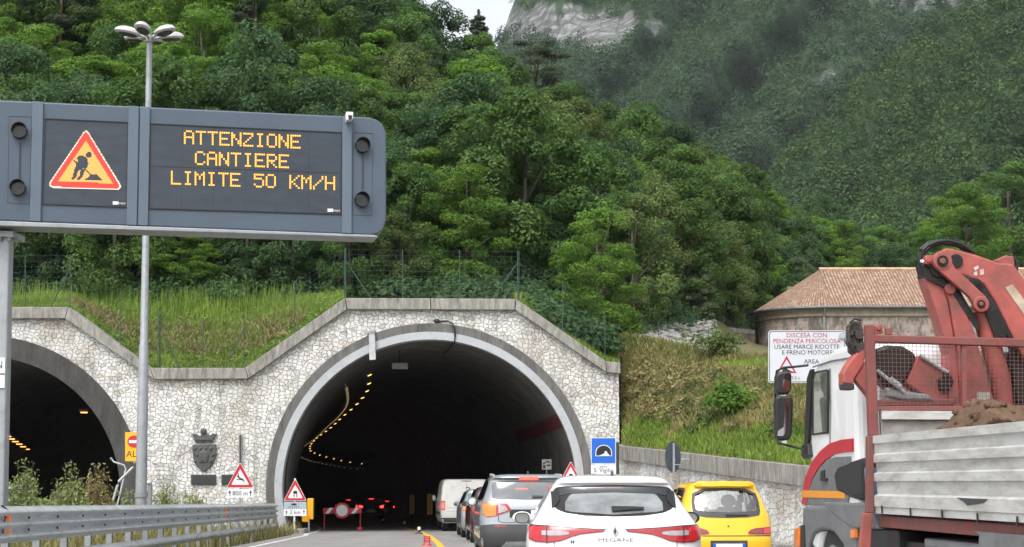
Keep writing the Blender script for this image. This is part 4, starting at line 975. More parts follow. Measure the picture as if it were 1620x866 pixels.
# ================================================================== guard rail
gr = thing('guard_rail', 'curved galvanised guard rail with a ribbed beam, lower rail and orange reflectors', 'guard rail', (-7, 35, gz(35)))
def rail(y): return Vector((-6.85-.0318*(y-22), y, gz(y)))
yy = np.linspace(7, 55.5, 64)
def wave(z0, h, n, amp=.042):
    f = [(amp*(.5-.5*math.cos(2*math.pi*n*t)), z0+h*t) for t in np.linspace(0, 1, 10*n+1)]
    return f + [(x-.006, z) for x, z in f[::-1]]
mb = MB(); mb.sweep([rail(y) for y in yy], wave(.55, .5, 3, .105)); mb.build('beam', m_galv, gr, smooth=50)
mb = MB(); mb.sweep([rail(y) for y in yy], [(x, z) for x, z in wave(.18, .2, 1, .07)]); tag(mb.build('lower_rail', m_galv, gr, smooth=50), 'narrow lower rail near the ground')
k = 0; y = 7.6
while y < 55.6:
    p = rail(y); mb = MB(); x, z = p.x-.09, p.z
    mb.box((x-.05, y-.045, z-.3), (x+.05, y-.035, z+1.0)).box((x-.05, y+.035, z-.3), (x+.05, y+.045, z+1.0)).box((x-.055, y-.035, z-.3), (x-.045, y+.035, z+1.0)); mb.box((x+.05, y-.04, z+.72), (p.x-.003, y+.04, z+.9)).box((x+.05, y-.04, z+.22), (p.x-.003, y+.04, z+.34))
    mb.build('post', m_galvd, gr); y += 1.7
mb = MB(); y = 8.4
while y < 55.6:
    p = rail(y)
    for z in (.716, .884): mb.cyl((p.x+.0, y, p.z+z), (p.x+.026, y, p.z+z), .018, n=8)
    y += 1.7
mb.build('bolts', m_dark, gr)
for px, rows_ in ((21, (820, 845.5)), (360, (806, 818.5))):
    for row in rows_:
        # solve the beam point under this pixel
        yl = min(np.linspace(18, 54, 400), key=lambda q: abs(810+FPX*rail(q).x/q-px)); c = rail(yl); zc = CZ-(row-764)*yl/FPX; mb = MB(); mb.box((c.x-.01, yl-.04, zc-.065), (c.x+.06, yl-.02, zc+.065)); mb.box((c.x-.01, yl-.06, zc-.055), (c.x+.05, yl-.04, zc+.055)); mb.build('reflector', m_orange, gr, bevel=.006)
yl = 22.3; c = rail(yl); mb = MB(); mb.tube([(c.x+.0, yl, c.z+1.06), (c.x+.055, yl+.1, c.z+1.0), (c.x+.03, yl+.1, c.z+.9), (c.x+.06, yl-.1, c.z+.78), (c.x+.02, yl+.05, c.z+.7), (c.x+.05, yl, c.z+.6)], .012, 6); mb.build('tie_wire', m_black, gr)
cb = thing('concrete_block', 'weathered concrete block with a pale lid among the weeds by the gantry', 'block', (P(25, 800, 43).x, 43.4, gz(43)-.1)); x0, x1 = P(7, 0, 43).x, P(47, 0, 43).x
MB().box((x0+.02, 43.02, gz(43)-.3), (x1-.02, 43.9, P(0, 775, 43).z)).build('block', m_conc, cb, bevel=.02); MB().box((x0-.02, 42.97, P(0, 774.5, 43).z), (x1+.02, 43.95, P(0, 768, 43).z)).build('lid', m_white, cb, bevel=.01)
q = thing('vent_pipe', 'short capped grey pipe right of the lamp column foot', 'pipe', (P(238, 790, 53).x, 53, gz(53)-.1)); a = P(237.5, 768, 53); mb = MB(); mb.tube([(a.x, 53, gz(53)-.2), (a.x, 53, a.z), (a.x-.05, 52.98, a.z+.1)], .075, 12); mb.build('pipe', m_galvd, q, smooth=40); MB().ell((a.x-.03, 52.98, a.z+.08), (.1, .1, .09), 12, 8).build('cap', m_galv, q, smooth=50)
# ================================================================== road signs
def lay(mb, pts, d, k): return mb.ppx(pts, d-.004*k, .0025)
def tri_pts(cx, top, bot, half, r=1.2): return [(cx-r, top+.6), (cx, top), (cx+r, top+.6), (cx+half, bot-1.5), (cx+half-1.2, bot), (cx-half+1.2, bot), (cx-half, bot-1.5)]
def tri_sign(par, cx, top, bot, half, d):
    h = bot-top; mb = MB(); mb.ppx(tri_pts(cx, top, bot, half), d, .02); pn = mb.build('triangle_plate', m_white, par)
    mb = MB(); a, b = tri_pts(cx, top+1.1, bot-.7, half-1.0), tri_pts(cx, top+h*.245, bot-h*.12, half*.655, .4)
    n = len(a)
    for k in range(n): lay(mb, [a[k], a[(k+1) % n], b[(k+1) % n], b[k]], d, 1)
    mb.build('red_border', m_red, pn); return pn
def arrow(mb, x, y, h, d, k=2): lay(mb, [(x-.5, y+h/2), (x+.5, y+h/2), (x+.5, y-h*.1), (x-.5, y-h*.1)], d, k); lay(mb, [(x-h*.26, y-h*.05), (x+h*.26, y-h*.05), (x, y-h/2)], d, k)
def plate(par, x0, y0, x1, y1, d, m=None, name='text_plate'):
    mb = MB(); mb.ppx([(x0, y0), (x1, y0), (x1, y1), (x0, y1)], d, .02); return mb.build(name, m or m_white, par)
def post(par, px, top, d, r=.03, m=None, gzz=None):
    a = P(px, top, d); MB().cyl((a.x, d+.06, (gz(d) if gzz is None else gzz)-.15), (a.x, d+.06, a.z), r, n=12).build('post', m or m_galv, par, smooth=40)
def skid(mb, cx, cy, s, d, k=2):                 # car over two wavy tracks
    lay(mb, [(cx-.30*s, cy-.1*s), (cx-.2*s, cy-.38*s), (cx+.22*s, cy-.38*s), (cx+.33*s, cy-.1*s), (cx+.33*s, cy+.02*s), (cx-.30*s, cy+.02*s)], d, k)
    for sx in (-.22, .2):
        pts = [(cx+sx*s, cy+.05*s), (cx+(sx+.1)*s, cy+.18*s), (cx+(sx-.04)*s, cy+.34*s), (cx+(sx+.08)*s, cy+.5*s)]
        for (a, b) in zip(pts, pts[1:]): lay(mb, [(a[0]-.05*s, a[1]), (a[0]+.05*s, a[1]), (b[0]+.05*s, b[1]), (b[0]-.05*s, b[1])], d, k)
D = 57.0
s1 = thing('warning_sign', 'triangular deer warning sign with an 800 m plate, in front of the dark plaques', 'road sign', (P(380, 790, D).x, D, gz(D)))
pn = tri_sign(s1, 380, 733, 772, 21, D); mb = MB()
for pg in ([(375.2, 754.5), (377.3, 750.3), (378, 753), (379.5, 756), (384, 757.6), (385.8, 759.5), (383.8, 760.2), (379, 759.3), (377.8, 757)], [(378.8, 758.2), (377.3, 760), (374, 758.6), (374.3, 757.9), (377, 758.6)], [(384, 758), (385.8, 759.5), (387.2, 763.5), (386.5, 763.6), (384.4, 760.2)], [(375.4, 754.6), (374.6, 753.2), (375.2, 753), (376.2, 753.6)], [(377, 751), (376.2, 748.6), (377.2, 749.2), (378.2, 751)]): lay(mb, pg, D, 2)
mb.build('deer_pictogram', m_ink, pn)
pl_ = plate(s1, 359, 774, 401, 787.5, D); mb = MB(); arrow(mb, 363.5, 780.5, 9, D, 1); arrow(mb, 396.5, 780.5, 9, D, 1); mb.text('800 m', P(380, 781, D-.004), .21, xs=1.0); mb.build('print', m_ink, pl_); post(s1, 380, 740, D)
D = 58.2
s2 = thing('warning_sign', 'slippery road sign with a 2 km plate at the foot of the painted arch', 'road sign', (P(467, 838, D).x, D, gz(D)))
pn = tri_sign(s2, 467, 759, 792.5, 17.5, D); mb = MB(); skid(mb, 467, 781, 11, D); mb.build('skidding_pictogram', m_ink, pn)
pa = plate(s2, 449, 794, 485, 805.5, D, m_grey, 'weather_plate'); mb = MB(); lay(mb, [(461, 797.5), (466, 796.3), (470, 798.2), (468, 799.8), (461, 799.8)], D, 1)
for k in range(6): lay(mb, [(457+k*3, 801), (457.7+k*3, 801), (456.7+k*3, 804), (456+k*3, 804)], D, 1)
mb.build('print', m_ink, pa)
pl_ = plate(s2, 449, 805.8, 485, 816.5, D); mb = MB(); arrow(mb, 453.2, 811.3, 7, D, 1); arrow(mb, 480.8, 810.3, 7, D, 1); mb.text('2 km', P(467, 811, D-.004), .19); mb.build('print', m_ink, pl_)
a = P(466.5, 757, D); MB().cyl((a.x, D+.06, gz(D)+.15), (a.x, D+.06, a.z), .035, n=12).build('post', m_white, s2, smooth=40)
sb = thing('concrete_plinth', 'low stained concrete plinth under the slippery road sign', 'plinth', (P(460, 846, 58.3).x, 58.4, gz(58))); x0, x1 = P(428, 0, 58).x, P(496, 0, 58).x
MB().box((x0, 57.9, gz(58)-.1), (x1, 59.25, gz(58)+.16)).build('block', m_conc, sb, bevel=.03)
q = thing('yellow_cabinet', 'yellow emergency cabinet on a thin post behind the slippery road sign', 'cabinet', (P(489, 838, 59).x, 59, gz(59))); mb = MB(); mb.ppx([(486, 789), (495.5, 788.5), (495, 822), (486, 822)], 59, .3); mb.build('case', m_yellow, q, bevel=.02); mb = MB(); mb.ppx([(477, 815), (488.5, 815), (488.5, 826), (478, 826)], 58.9, .08); mb.build('lower_box', m_yellow, q, bevel=.01); post(q, 488.5, 815, 59, .03)
# ALT board on a cranked pipe
D = 54.0
s3 = thing('stop_sign', 'yellow board with a red no-entry disc and the word ALT beside the lamp column', 'road sign', (P(186, 792, D).x, D, gz(D)))
pl_ = plate(s3, 198, 684, 222, 730, D, m_yellow, 'board'); n = 28; cx, cy = 212.5, 699
mb = MB(); lay(mb, [(cx+11*math.cos(t), cy+9.8*math.sin(t)) for t in np.linspace(0, 2*math.pi, n, False)], D, 1); ds = mb.build('no_entry_disc', m_red, pl_) if False else mb.build('no_entry_disc', m_red, s3)
mb = MB(); lay(mb, [(cx-8.5, cy-2.2), (cx+8.5, cy-2.2), (cx+8.5, cy+2.2), (cx-8.5, cy+2.2)], D, 2); mb.build('white_bar', m_white, ds)
mb = MB(); mb.text('ALT', P(212, 719, D-.004), .29); mb.build('lettering', m_ink, s3)
mb = MB(); mb.tube([(P(186, 0, D).x, D+.06, gz(D)-.2), P(186, 768, D+.06), P(188, 762, D+.06), P(211, 739, D+.06), P(213, 733, D+.06), P(213, 700, D+.06)], .045, 10); mb.build('cranked_post', m_galv, s3, smooth=50)
s4 = thing('cranked_pipe', 'thin bent steel pipe leaning out of the left arch beside the ALT board', 'pipe', (P(187, 790, 58).x, 58, gz(58))); mb = MB(); mb.tube([(P(199, 0, 58).x, 58, gz(58)-.2), P(199, 742, 58), P(196, 736, 58), P(180, 731, 58), P(176, 726, 58)], .03, 8); mb.build('pipe', m_galv, s4, smooth=50)
MB().ell(P(176, 726, 58), (.05, .05, .05), 8, 6).build('cap', m_galvd, s4, smooth=50)
# blue tunnel sign
D = 56.5
s5 = thing('tunnel_sign', 'square blue tunnel sign with a white name plate right of the painted arch', 'road sign', (P(956, 800, D).x, D, gz(D)))
pl_ = plate(s5, 935, 692.5, 974.5, 734, D, m_white, 'board'); mb = MB(); lay(mb, [(936, 693.5), (973.5, 693.5), (973.5, 733), (936, 733)], D, 1); bl = mb.build('blue_field', m_blue, s5)
mb = MB(); lay(mb, [(942, 722)]+[(955+13*math.cos(t), 716-12*math.sin(t)) for t in np.linspace(math.pi, 0, 16)]+[(968, 722)], D, 2); mb.build('tunnel_border', m_white, bl)
mb = MB(); lay(mb, [(943.2, 721)]+[(955+11.8*math.cos(t), 716-10.8*math.sin(t)) for t in np.linspace(math.pi, 0, 16)]+[(966.8, 721)], D, 3); mb.build('tunnel_mouth', m_ink, bl)
mb = MB(); lay(mb, [(946, 721.5), (952, 719.5), (956, 717.5), (957, 714), (960, 714), (961, 717.5), (963.5, 719.5), (964.5, 721.5)], D, 4); mb.build('tunnel_road', m_white, bl)
pl_ = plate(s5, 935, 735, 974.5, 750, D); mb = MB(); mb.text('galleria', P(955, 738.5, D-.004), .09); mb.text('S. Vigilio', P(955, 744.5, D-.004), .2); mb.build('lettering', m_ink, pl_); post(s5, 977, 700, D, .05, m_dark); post(s5, 938, 700, D, .04, m_dark)
D = 55.5
s6 = thing('warning_sign', 'triangular slippery road sign half hidden behind the white hatchback', 'road sign', (P(903, 830, D).x, D, gz(D)))
pn = tri_sign(s6, 903, 731, 764, 17, D); mb = MB(); skid(mb, 903, 754, 11, D); mb.build('skidding_pictogram', m_ink, pn); post(s6, 903, 735, D); plate(s6, 886, 766, 920, 776, D)
# back of the round sign on the retaining wall
D = 44.5
s7 = thing('round_sign', 'dark back of a round sign on a bracket over the retaining wall', 'road sign', P(1065, 745, D)); c = P(1065, 723, D); mb = MB()
mb.prism([c+Vector((.215*math.cos(t), .1*math.cos(t), .42*math.sin(t))) for t in np.linspace(0, 2*math.pi, 32, False)], (-.01, .02, 0)); mb.build('disc', m_signback, s7)
mb = MB(); a, b = P(1066, 701, D-.04), P(1066, 748, D-.04); mb.prism([a+Vector((-.03, 0, 0)), a+Vector((.03, 0, 0)), b+Vector((.03, 0, 0)), b+Vector((-.03, 0, 0))], (0, .03, 0)); mb.build('stiffener', m_galvd, s7); mb = MB(); mb.cyl(P(1066, 727.5, D-.03), P(1090, 727.5, D+1.2), .03, n=8); mb.cyl(P(1066, 735.5, D-.03), P(1076, 735.5, D+.1), .015, n=8); mb.build('bracket', m_galv, s7)
# big white gradient sign on the bank
D = 43.5
s8 = thing('gradient_sign', 'large white sign warning of a dangerous descent, partly hidden by the white cab', 'road sign', bank_at(1238, .05)); mb = MB()
def rr_pts(x0, y0, x1, y1, r): return [(x0, y1-r), (x0, y0+r), (x0+r*.3, y0+r*.3), (x0+r, y0), (x1-r, y0), (x1-r*.3, y0+r*.3), (x1, y0+r), (x1, y1-r), (x1-r*.3, y1-r*.3), (x1-r, y1), (x0+r, y1), (x0+r*.3, y1-r*.3)]
mb.ppx(rr_pts(1215.5, 523, 1338, 606, 4), D, .03); mb.build('panel', M('sign_white', (.56, .58, .62), .4, var=.04, scale=3), s8); mb = MB(); a, b = rr_pts(1217, 524.3, 1336.5, 604.8, 3.5), rr_pts(1217.9, 525.2, 1335.6, 603.9, 3.2)
for k in range(12): lay(mb, [a[k], a[(k+1) % 12], b[(k+1) % 12], b[k]], D, 1)
mb.build('border', m_ink, s8); S_ = D/FPX
mb = MB(); mb.text('DISCESA CON', P(1276.5, 531, D-.004), .172, xs=1.0); mb.text('PENDENZA PERICOLOSA', P(1276.5, 540.3, D-.004), .168, xs=.95); mb.build('red_lettering', M('sign_crimson', (.36, .01, .05), .4, var=.05), s8)
mb = MB(); mb.text('USARE MARCE RIDOTTE', P(1276.5, 549.2, D-.004), .165, xs=.97); mb.text('E FRENO MOTORE', P(1277, 558.2, D-.004), .165, xs=.98); mb.text('AREA', P(1284, 572.5, D-.004), .165); mb.text('> 7,5 t.', P(1256, 598.5, D-.004), .12); mb.build('black_lettering', m_ink, s8)
mb = MB(); a, b = [(1244.5, 563), (1260, 590.5), (1229, 590.5)], [(1244.5, 568.5), (1256, 588), (1233, 588)]
for k in range(3): lay(mb, [a[k], a[(k+1) % 3], b[(k+1) % 3], b[k]], D, 1)
tg = mb.build('warning_triangle', M('sign_crimson_border', (.40, .01, .04), .4, var=.05), s8); mb = MB(); lay(mb, [(1237, 588), (1240, 581), (1253, 588)], D, 2); mb.build('slope_pictogram', m_ink, tg)
mb = MB(); c = P(1332.5, 531.5, D-.05); mb.prism([c+Vector((.085*math.cos(t), 0, .085*math.sin(t))) for t in np.linspace(0, 2*math.pi, 20, False)], (0, .05, 0)); mb.build('round_lamp', m_grey, s8)
for px in (1238, 1318):
    a = P(px, 530, D); MB().box((a.x-.06, D+.04, bank_at(px, .1).z-.6), (a.x+.06, D+.14, a.z)).build('post', m_galv, s8)
# sign on the tunnel wall
q = thing('notice_panel', 'small white notice panel inside the tunnel right of the queue', 'panel', P(865, 745, 63)); plate(q, 857.5, 727, 872.5, 743, 63, M('notice_white', (.5, .5, .48), .5, var=.1, scale=9)); mb = MB(); lay(mb, [(859, 733), (866, 729), (871, 731), (871, 733), (865, 731.5), (859, 735.5)], 63, 1); lay(mb, [(859, 736), (863, 736), (863, 741.5), (859, 741.5)], 63, 1); lay(mb, [(865, 735.5), (871, 735), (871, 737.5), (865, 738)], 63, 1); mb.build('print', m_dark, q); MB().cyl(P(865, 743, 63.05), (P(865, 743, 63.05).x, 63.05, gz(63)-.1), .03, n=8).build('post', m_galvd, q)
# barrier across the closed lane
D = 64.5
br = thing('barrier', 'red and white works barrier carrying a round no-vehicles sign in the closed lane', 'barrier', (P(542, 838, D).x, D, gz(D)))
for x0, x1 in ((511, 531), (552, 572)):
    mb = MB(); mb.ppx([(x0, 804.5), (x1, 803), (x1, 812), (x0, 813.5)], D, .03); bd = mb.build('board', m_red, br); mb = MB(); w_ = (x1-x0)/3; lay(mb, [(x0+w_*1.5, 804), (x0+w_*2.4, 803.8), (x0+w_*1.4, 812.8), (x0+w_*.5, 813)], D, 1); mb.build('white_stripe', m_white, bd)
mb = MB(); mb.ppx([(541+12.5*math.cos(t), 808+12.5*math.sin(t)) for t in np.linspace(0, 2*math.pi, 32, False)], D-.05, .03); dc = mb.build('disc', m_red, br); mb = MB(); lay(mb, [(541+9*math.cos(t), 808+9*math.sin(t)) for t in np.linspace(0, 2*math.pi, 32, False)], D-.05, 1); mb.build('white_field', m_white, dc)
for px in (513, 570):
    a = P(px, 806, D); MB().cyl((a.x, D+.05, gz(D)), (a.x, D+.05, a.z), .03, n=8).build('leg', M('red_barrier_leg', (.4, .03, .03), .5), br)
MB().ppx([(565, 834), (573, 834), (573, 840), (565, 840)], D-.1, .3).build('foot_block', m_red, br, bevel=.02)
# delineators along the works line
for k, (px, base, h, lab) in enumerate(((675.5, 864, 15, 'red and white lattice marker post beside the yellow line, nearest to the camera'), (663, 845, 11, 'short white-topped bollard standing on the yellow line'), (639.5, 834, 9, 'short white bollard where the yellow line enters the tunnel'), (606, 829, 8, 'small white bollard left of the yellow line inside the tunnel'))):
    g = G(px, base); d = g.y; o = thing('delineator', lab, 'marker post', g); H = h*d/FPX; mb = MB(); mb.cyl(g, g+Vector((0, 0, .05)), .14, .11, 14); mb.build('foot', m_dark if k else m_red, o)
    if k == 0:
        mb = MB()
        for sx in (-.07, .07): mb.box((g.x+sx-.014, g.y-.012, g.z+.03), (g.x+sx+.014, g.y+.012, g.z+H))
        for z in np.linspace(.1, H-.014, 4): mb.box((g.x-.084, g.y-.016, g.z+z-.014), (g.x+.084, g.y-.0125, g.z+z+.014))
        mb.build('lattice', m_red, o); MB().box((g.x-.055, g.y-.005, g.z+.12), (g.x+.055, g.y+.005, g.z+H-.03)).build('white_panel', m_white, o)
    else: MB().cyl(g+Vector((0, 0, .05)), g+Vector((0, 0, H*.6)), .06, .055, 12).build('body', m_dark, o, smooth=40); MB().cyl(g+Vector((0, 0, H*.6)), g+Vector((0, 0, H)), .056, .05, 12).build('white_band', m_white, o, smooth=40)
for k, (px, d, lab) in enumerate(((680, 84, 'orange marker panel on the tunnel wall, the right one of two'), (652, 92, 'dim orange marker panel on the tunnel wall, the left one of two'))):
    z0 = gz(d)+.3; c = P(px, 800, d); q = thing('marker_panel', lab, 'marker panel', (c.x, d, gz(d))); MB().box((c.x-.14, d, z0+.2), (c.x+.14, d+.04, z0+1.25)).build('panel', m_yellow, q, bevel=.01); MB().box((c.x-.03, d+.045, gz(d)), (c.x+.03, d+.1, z0+1.2)).build('post', m_dark, q)
# ================================================================== mesh fences above the portals
def fence(label, posts, y, braces=()):
    a = P(posts[0][0], posts[0][2], y); f = thing('mesh_fence', label, 'fence', a); tops, bots = [], []
    for px, t_, b_ in posts:
        a, b = P(px, t_, y), P(px, b_, y); tops.append(a); bots.append(b); MB().cyl(b-Vector((0, 0, .1)), a, .018, n=8).build('post', m_fence, f)
    mb = MB()
    for k in range(len(posts)-1):
        L = (bots[k+1]-bots[k]).length
        for t in np.linspace(0.04, .98, 10):
            mb.cyl(bots[k].lerp(tops[k], t), bots[k+1].lerp(tops[k+1], t), .0032, n=4, caps=False)
        nv = max(2, int(L/.22))
        for i in range(1, nv): u = i/nv; mb.cyl(bots[k].lerp(bots[k+1], u), tops[k].lerp(tops[k+1], u), .002, n=3, caps=False)
    mb.build('wire_mesh', m_fence, f)
    for i, j in braces: MB().cyl(tops[i].lerp(bots[i], .25), bots[i].lerp(bots[j], .45)+Vector((0, .05, 0)), .022, n=6).build('brace', m_fence, f)
fence('green wire mesh fence on the coping over the left arch', [(-120, 403, 488), (-40, 403, 488), (40, 403, 487), (111, 403, 487), (191, 458, 544), (252, 497, 583)], WY+.35, ((3, 2),))
fence('green wire mesh fence across the dip in the coping between the arches', [(253.5, 497, 583), (321, 503, 583), (386, 499, 583), (466, 445, 530), (545, 394, 474)], WY+.4, ((0, 1), (2, 1)))
fence('green wire mesh fence on the coping over the right arch crown', [(547, 393, 473), (637, 395, 473.5), (727, 396, 474), (819, 397, 474.5)], WY+.35, ((0, 1), (3, 2)))
fence('green wire mesh fence stepping down right of the arch crown', [(821, 398, 476), (890, 445, 522), (957, 492, 573)], WY+.42, ())
fence('thin green fence between the scree and the grass bank', [(960, 492, 560), (1042, 508, 548), (1121, 516, 562)], 66, ())
# ================================================================== vehicles
class Car:
    """body lofted from plan outlines: levels (z, half width, rear y, front y, rear corner depth)"""
    def __init__(s, lv, n=3.6):
        s.lv = np.array(lv, float); s.n = n; k = np.arange(len(lv)); kk = np.linspace(0, len(lv)-1, (len(lv)-1)*4+1)
        s.t = np.stack([pchip(k, s.lv[:, c], kk) for c in range(5)], 1)
    def at(s, z): return [float(np.interp(z, s.t[:, 0], s.t[:, c])) for c in (1, 2, 3, 4)]
    def ring(s, row):
        z, w_, yr, yf, L = row; n = s.n; w_ = max(w_, 1e-3); A = np.linspace(0, math.pi/2, 15)
        xs_ = w_*np.sin(A)**(2/n); rr_y = yr+L*(1-np.cos(A)**(2/n)); Lf = min(1.0, max(.1, (yf-yr)*.3)); ff_y = yf-Lf*(1-np.cos(A)**(2/2.6)); xf = w_*np.sin(A)**(2/2.6)
        side = [(w_, y) for y in np.linspace(yr+L, yf-Lf, 22)[1:-1]]
        r_ = list(zip(xs_, rr_y))+side+list(zip(xf, ff_y))[::-1]
        return [(x, y, z) for x, y in r_]+[(-x, y, z) for x, y in r_[::-1][1:-1]]
    def rear(s, x, z):
        w_, yr, yf, L = s.at(z); u = min(1, abs(x)/max(w_, 1e-6)); return yr+L*(1-(1-u**s.n)**(1/s.n))
    def side(s, y, z):
        w_, yr, yf, L = s.at(z)
        if y < yr+L: u = max(0, (yr+L-y)/L); return w_*(1-min(1, u)**s.n)**(1/s.n)
        return w_
    def body(s, mat, root, hole=None, name='body'):
        mb = MB(); rows = [s.ring(r_) for r_ in s.t]; n = len(rows[0]); vs = [p for r_ in rows for p in r_]; fs = []
        for j in range(len(rows)-1):
            for i in range(n):
                f = (j*n+i, j*n+(i+1) % n, (j+1)*n+(i+1) % n, (j+1)*n+i)
                if hole:
                    c = [sum(vs[q][k] for q in f)/4 for k in range(3)]
                    if hole(*c): continue
                fs.append(f)
        fs.append(tuple(range(n))[::-1]); mb.add(vs, fs); return mb.build(name, mat, root, smooth=55, local=True)
    def pr(s, x, z, off):                        # point on the rear, pushed out by off
        e = .01; y = s.rear(x, z); nx, nz = (s.rear(x+e, z)-s.rear(x-e, z))/(2*e), (s.rear(x, z+e)-s.rear(x, z-e))/(2*e); nx = max(-4, min(4, nx)); nz = max(-4, min(4, nz))
        v = Vector((nx, -1, nz)).normalized(); return Vector((x, y, z))+v*off
    def ps(s, y, z, off, sg):
        e = .01; x = s.side(y, z); dz = (s.side(y, z+e)-s.side(y, z-e))/(2*e); v = Vector((1, 0, -max(-3, min(3, dz)))).normalized(); p = Vector((x, y, z))+v*off; return Vector((p.x*sg, p.y, p.z))
    def patch(s, mb, f, xs_, lo, hi, off, n=24, m=8, th=.012):
        """strip patch: columns at xs_, between lo and hi (piecewise linear), lying on surface f"""
        X = np.linspace(xs_[0], xs_[-1], n); rows_o, rows_i = [], []
        for j in range(m+1):
            t = j/m; rows_o.append([f(x, float(np.interp(x, xs_, lo))*(1-t)+float(np.interp(x, xs_, hi))*t, off) for x in X]); rows_i.append([f(x, float(np.interp(x, xs_, lo))*(1-t)+float(np.interp(x, xs_, hi))*t, off-th) for x in X])
        b = len(mb.v); mb.grid(rows_o); k = len(mb.v)-b; mb.add([p for r_ in rows_i for p in (r_[0], r_[-1])], []); 
        c = len(mb.v); edge = [b+i for i in range(n)]+[b+j*n+n-1 for j in range(1, m+1)]+[b+m*n+i for i in range(n-2, -1, -1)]+[b+j*n for j in range(m-1, 0, -1)]
        flat_i = [p for r_ in rows_i for p in r_]; mb.add([flat_i[e-b] for e in edge], [])
        q = len(edge)
        for i in range(q): mb.f.append((edge[i], c+i, c+(i+1) % q, edge[(i+1) % q])); mb.m.append(mb.k)
        return mb
    def rp(s, name, mat, root, xs_, lo, hi, off=.006, **kw): return s.patch(MB(), s.pr, xs_, lo, hi, off, **kw).build(name, mat, root, smooth=45, local=True)
    def sp(s, name, mat, root, sg_, ys_, lo, hi, off=.006, **kw): return s.patch(MB(), lambda y, z, o: s.ps(y, z, o, sg_), ys_, lo, hi, off, **kw).build(name, mat, root, smooth=45, local=True)
    def wheels(s, root, ys_, r=.32, wd=.21, hw=None):
        for y in ys_:
            for sg_ in (-1, 1):
                xo = (hw or s.at(r)[0])*sg_; xi = xo-wd*sg_; mb = MB(); c = Vector((0, y, r))
                prof = [(xi, r*.6), (xi, r*.95), (xi+.03*sg_, r), (xo-.03*sg_, r), (xo, r*.95), (xo+.004*sg_, r*.68)]
                mb.grid([[(x, y+q*math.sin(t), r+q*math.cos(t)) for t in np.linspace(0, 2*math.pi, 28, False)] for x, q in prof], True); wl_ = mb.build('wheel', m_rubber, root, smooth=40, local=True)
                mb = MB(); mb.cyl((xo-.05*sg_, y, r), (xo-.012*sg_, y, r), r*.69, r*.69, 24)
                for k in range(5):
                    t = 2*math.pi*k/5; mb.prism([(xo-.012*sg_, y+q*math.sin(t+w2), r+q*math.cos(t+w2)) for q, w2 in ((r*.12, -.6), (r*.64, -.14), (r*.64, .14), (r*.12, .6))], (.016*sg_, 0, 0))
                mb.build('rim', m_galvd, wl_, local=True)
                mb = MB(); xa = (s.at(r)[0]+.005)*sg_ if hw is None else xo
                mb.grid([[(xa, y+q*math.sin(t), r+.01+q*math.cos(t)) for t in np.linspace(-1.9, 1.9, 24)] for q in (r*1.0, r*1.17)]); mb.grid([[(xa+o_, y+r*1.17*math.sin(t), r+.01+r*1.17*math.cos(t)) for t in np.linspace(-1.9, 1.9, 24)] for o_ in (0, -.04*sg_)]); mb.build('wheel_arch', m_black, root, local=True)
    def mirror(s, root, y, z, mat, sg_, size=(.1, .09, .075), glass=True):
        x = (s.side(y, z)+size[0]*.95)*sg_; mb = MB(); mb.ell((x, y, z), size, 16, 10, rot=None); mi = mb.build('door_mirror', mat, root, smooth=50, local=True)
        MB().tube([(s.side(y, z-.06)*sg_*.96, y+.03, z-.05), (x-.03*sg_, y+.02, z-.04)], .022, 8).build('stalk', m_black, mi, local=True)
        MB().prism([(x+size[0]*.86*math.cos(t)*abs(math.cos(t))**-.35*.86, y-size[1]*.72, z+size[2]*.86*math.sin(t)) for t in np.linspace(.01, 2*math.pi+.01, 22, False)], (0, -.035, 0)).build('mirror_frame', m_black, mi, local=True)
        MB().prism([(x+size[0]*.74*math.cos(t)*abs(math.cos(t))**-.35*.86, y-size[1]*.72-.037, z+size[2]*.72*math.sin(t)) for t in np.linspace(.01, 2*math.pi+.01, 22, False)], (0, -.004, 0)).build('mirror_glass', m_mirror, mi, local=True)
m_mirror = M('mirror_glass', (.62, .66, .68), .05, 1, var=.03)
m_glass_d = M('dark_car_glass', (.018, .021, .024), .03, var=.3, scale=2, spec=.9, coat=.3)
m_glass_g = M('grey_car_glass', (.10, .115, .125), .05, var=.35, scale=1.6, spec=.8, coat=.4)
m_redl = M('red_lamp_lens', (.30, .008, .014), .12, var=.15, scale=9, coat=.8); m_redlit = emit_mat('lit_brake_lamp', (1, .09, .06), 1.6); m_redlit2 = emit_mat('lit_tail_lamp', (1, .03, .03), 3.0)
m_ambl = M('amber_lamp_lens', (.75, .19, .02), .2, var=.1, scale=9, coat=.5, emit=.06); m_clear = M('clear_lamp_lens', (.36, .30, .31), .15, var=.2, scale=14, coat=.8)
m_pwhite = M('white_car_paint', (.76, .775, .795), .28, var=.02, scale=2, coat=.8); m_pyel = M('yellow_car_paint', (.80, .46, .012), .32, var=.03, scale=2, coat=.5, backdark=True)
m_psil = M('silver_car_paint', (.33, .36, .385), .3, .55, var=.04, scale=2, coat=.7); m_pgry = M('grey_car_paint', (.27, .29, .305), .3, .5, var=.05, scale=2, coat=.7); m_pred = M('dark_red_car_paint', (.05, .007, .012), .3, .2, var=.08, scale=2, coat=.7)
m_pvan = M('off_white_van_paint', (.58, .57, .545), .45, var=.05, scale=1.5, coat=.3, dirt=(.40, .39, .36), dirt_amt=.35); m_pdk = M('dark_blue_car_paint', (.02, .022, .03), .35, .3, var=.1, scale=2, coat=.6)
m_trim = M('grey_bumper_plastic', (.045, .047, .05), .55, var=.12, scale=4); m_chrome = M('chrome', (.24, .25, .26), .2, .9, var=.05); m_platew = M('number_plate', (.78, .78, .76), .4, var=.03, scale=8)
def car_root(name, label, px, d, head, cat='car', x=None):
    xx = P(px, 764, d).x if x is None else x
    return thing(name, label, cat, (xx, d, gz(d+1)), R(head))
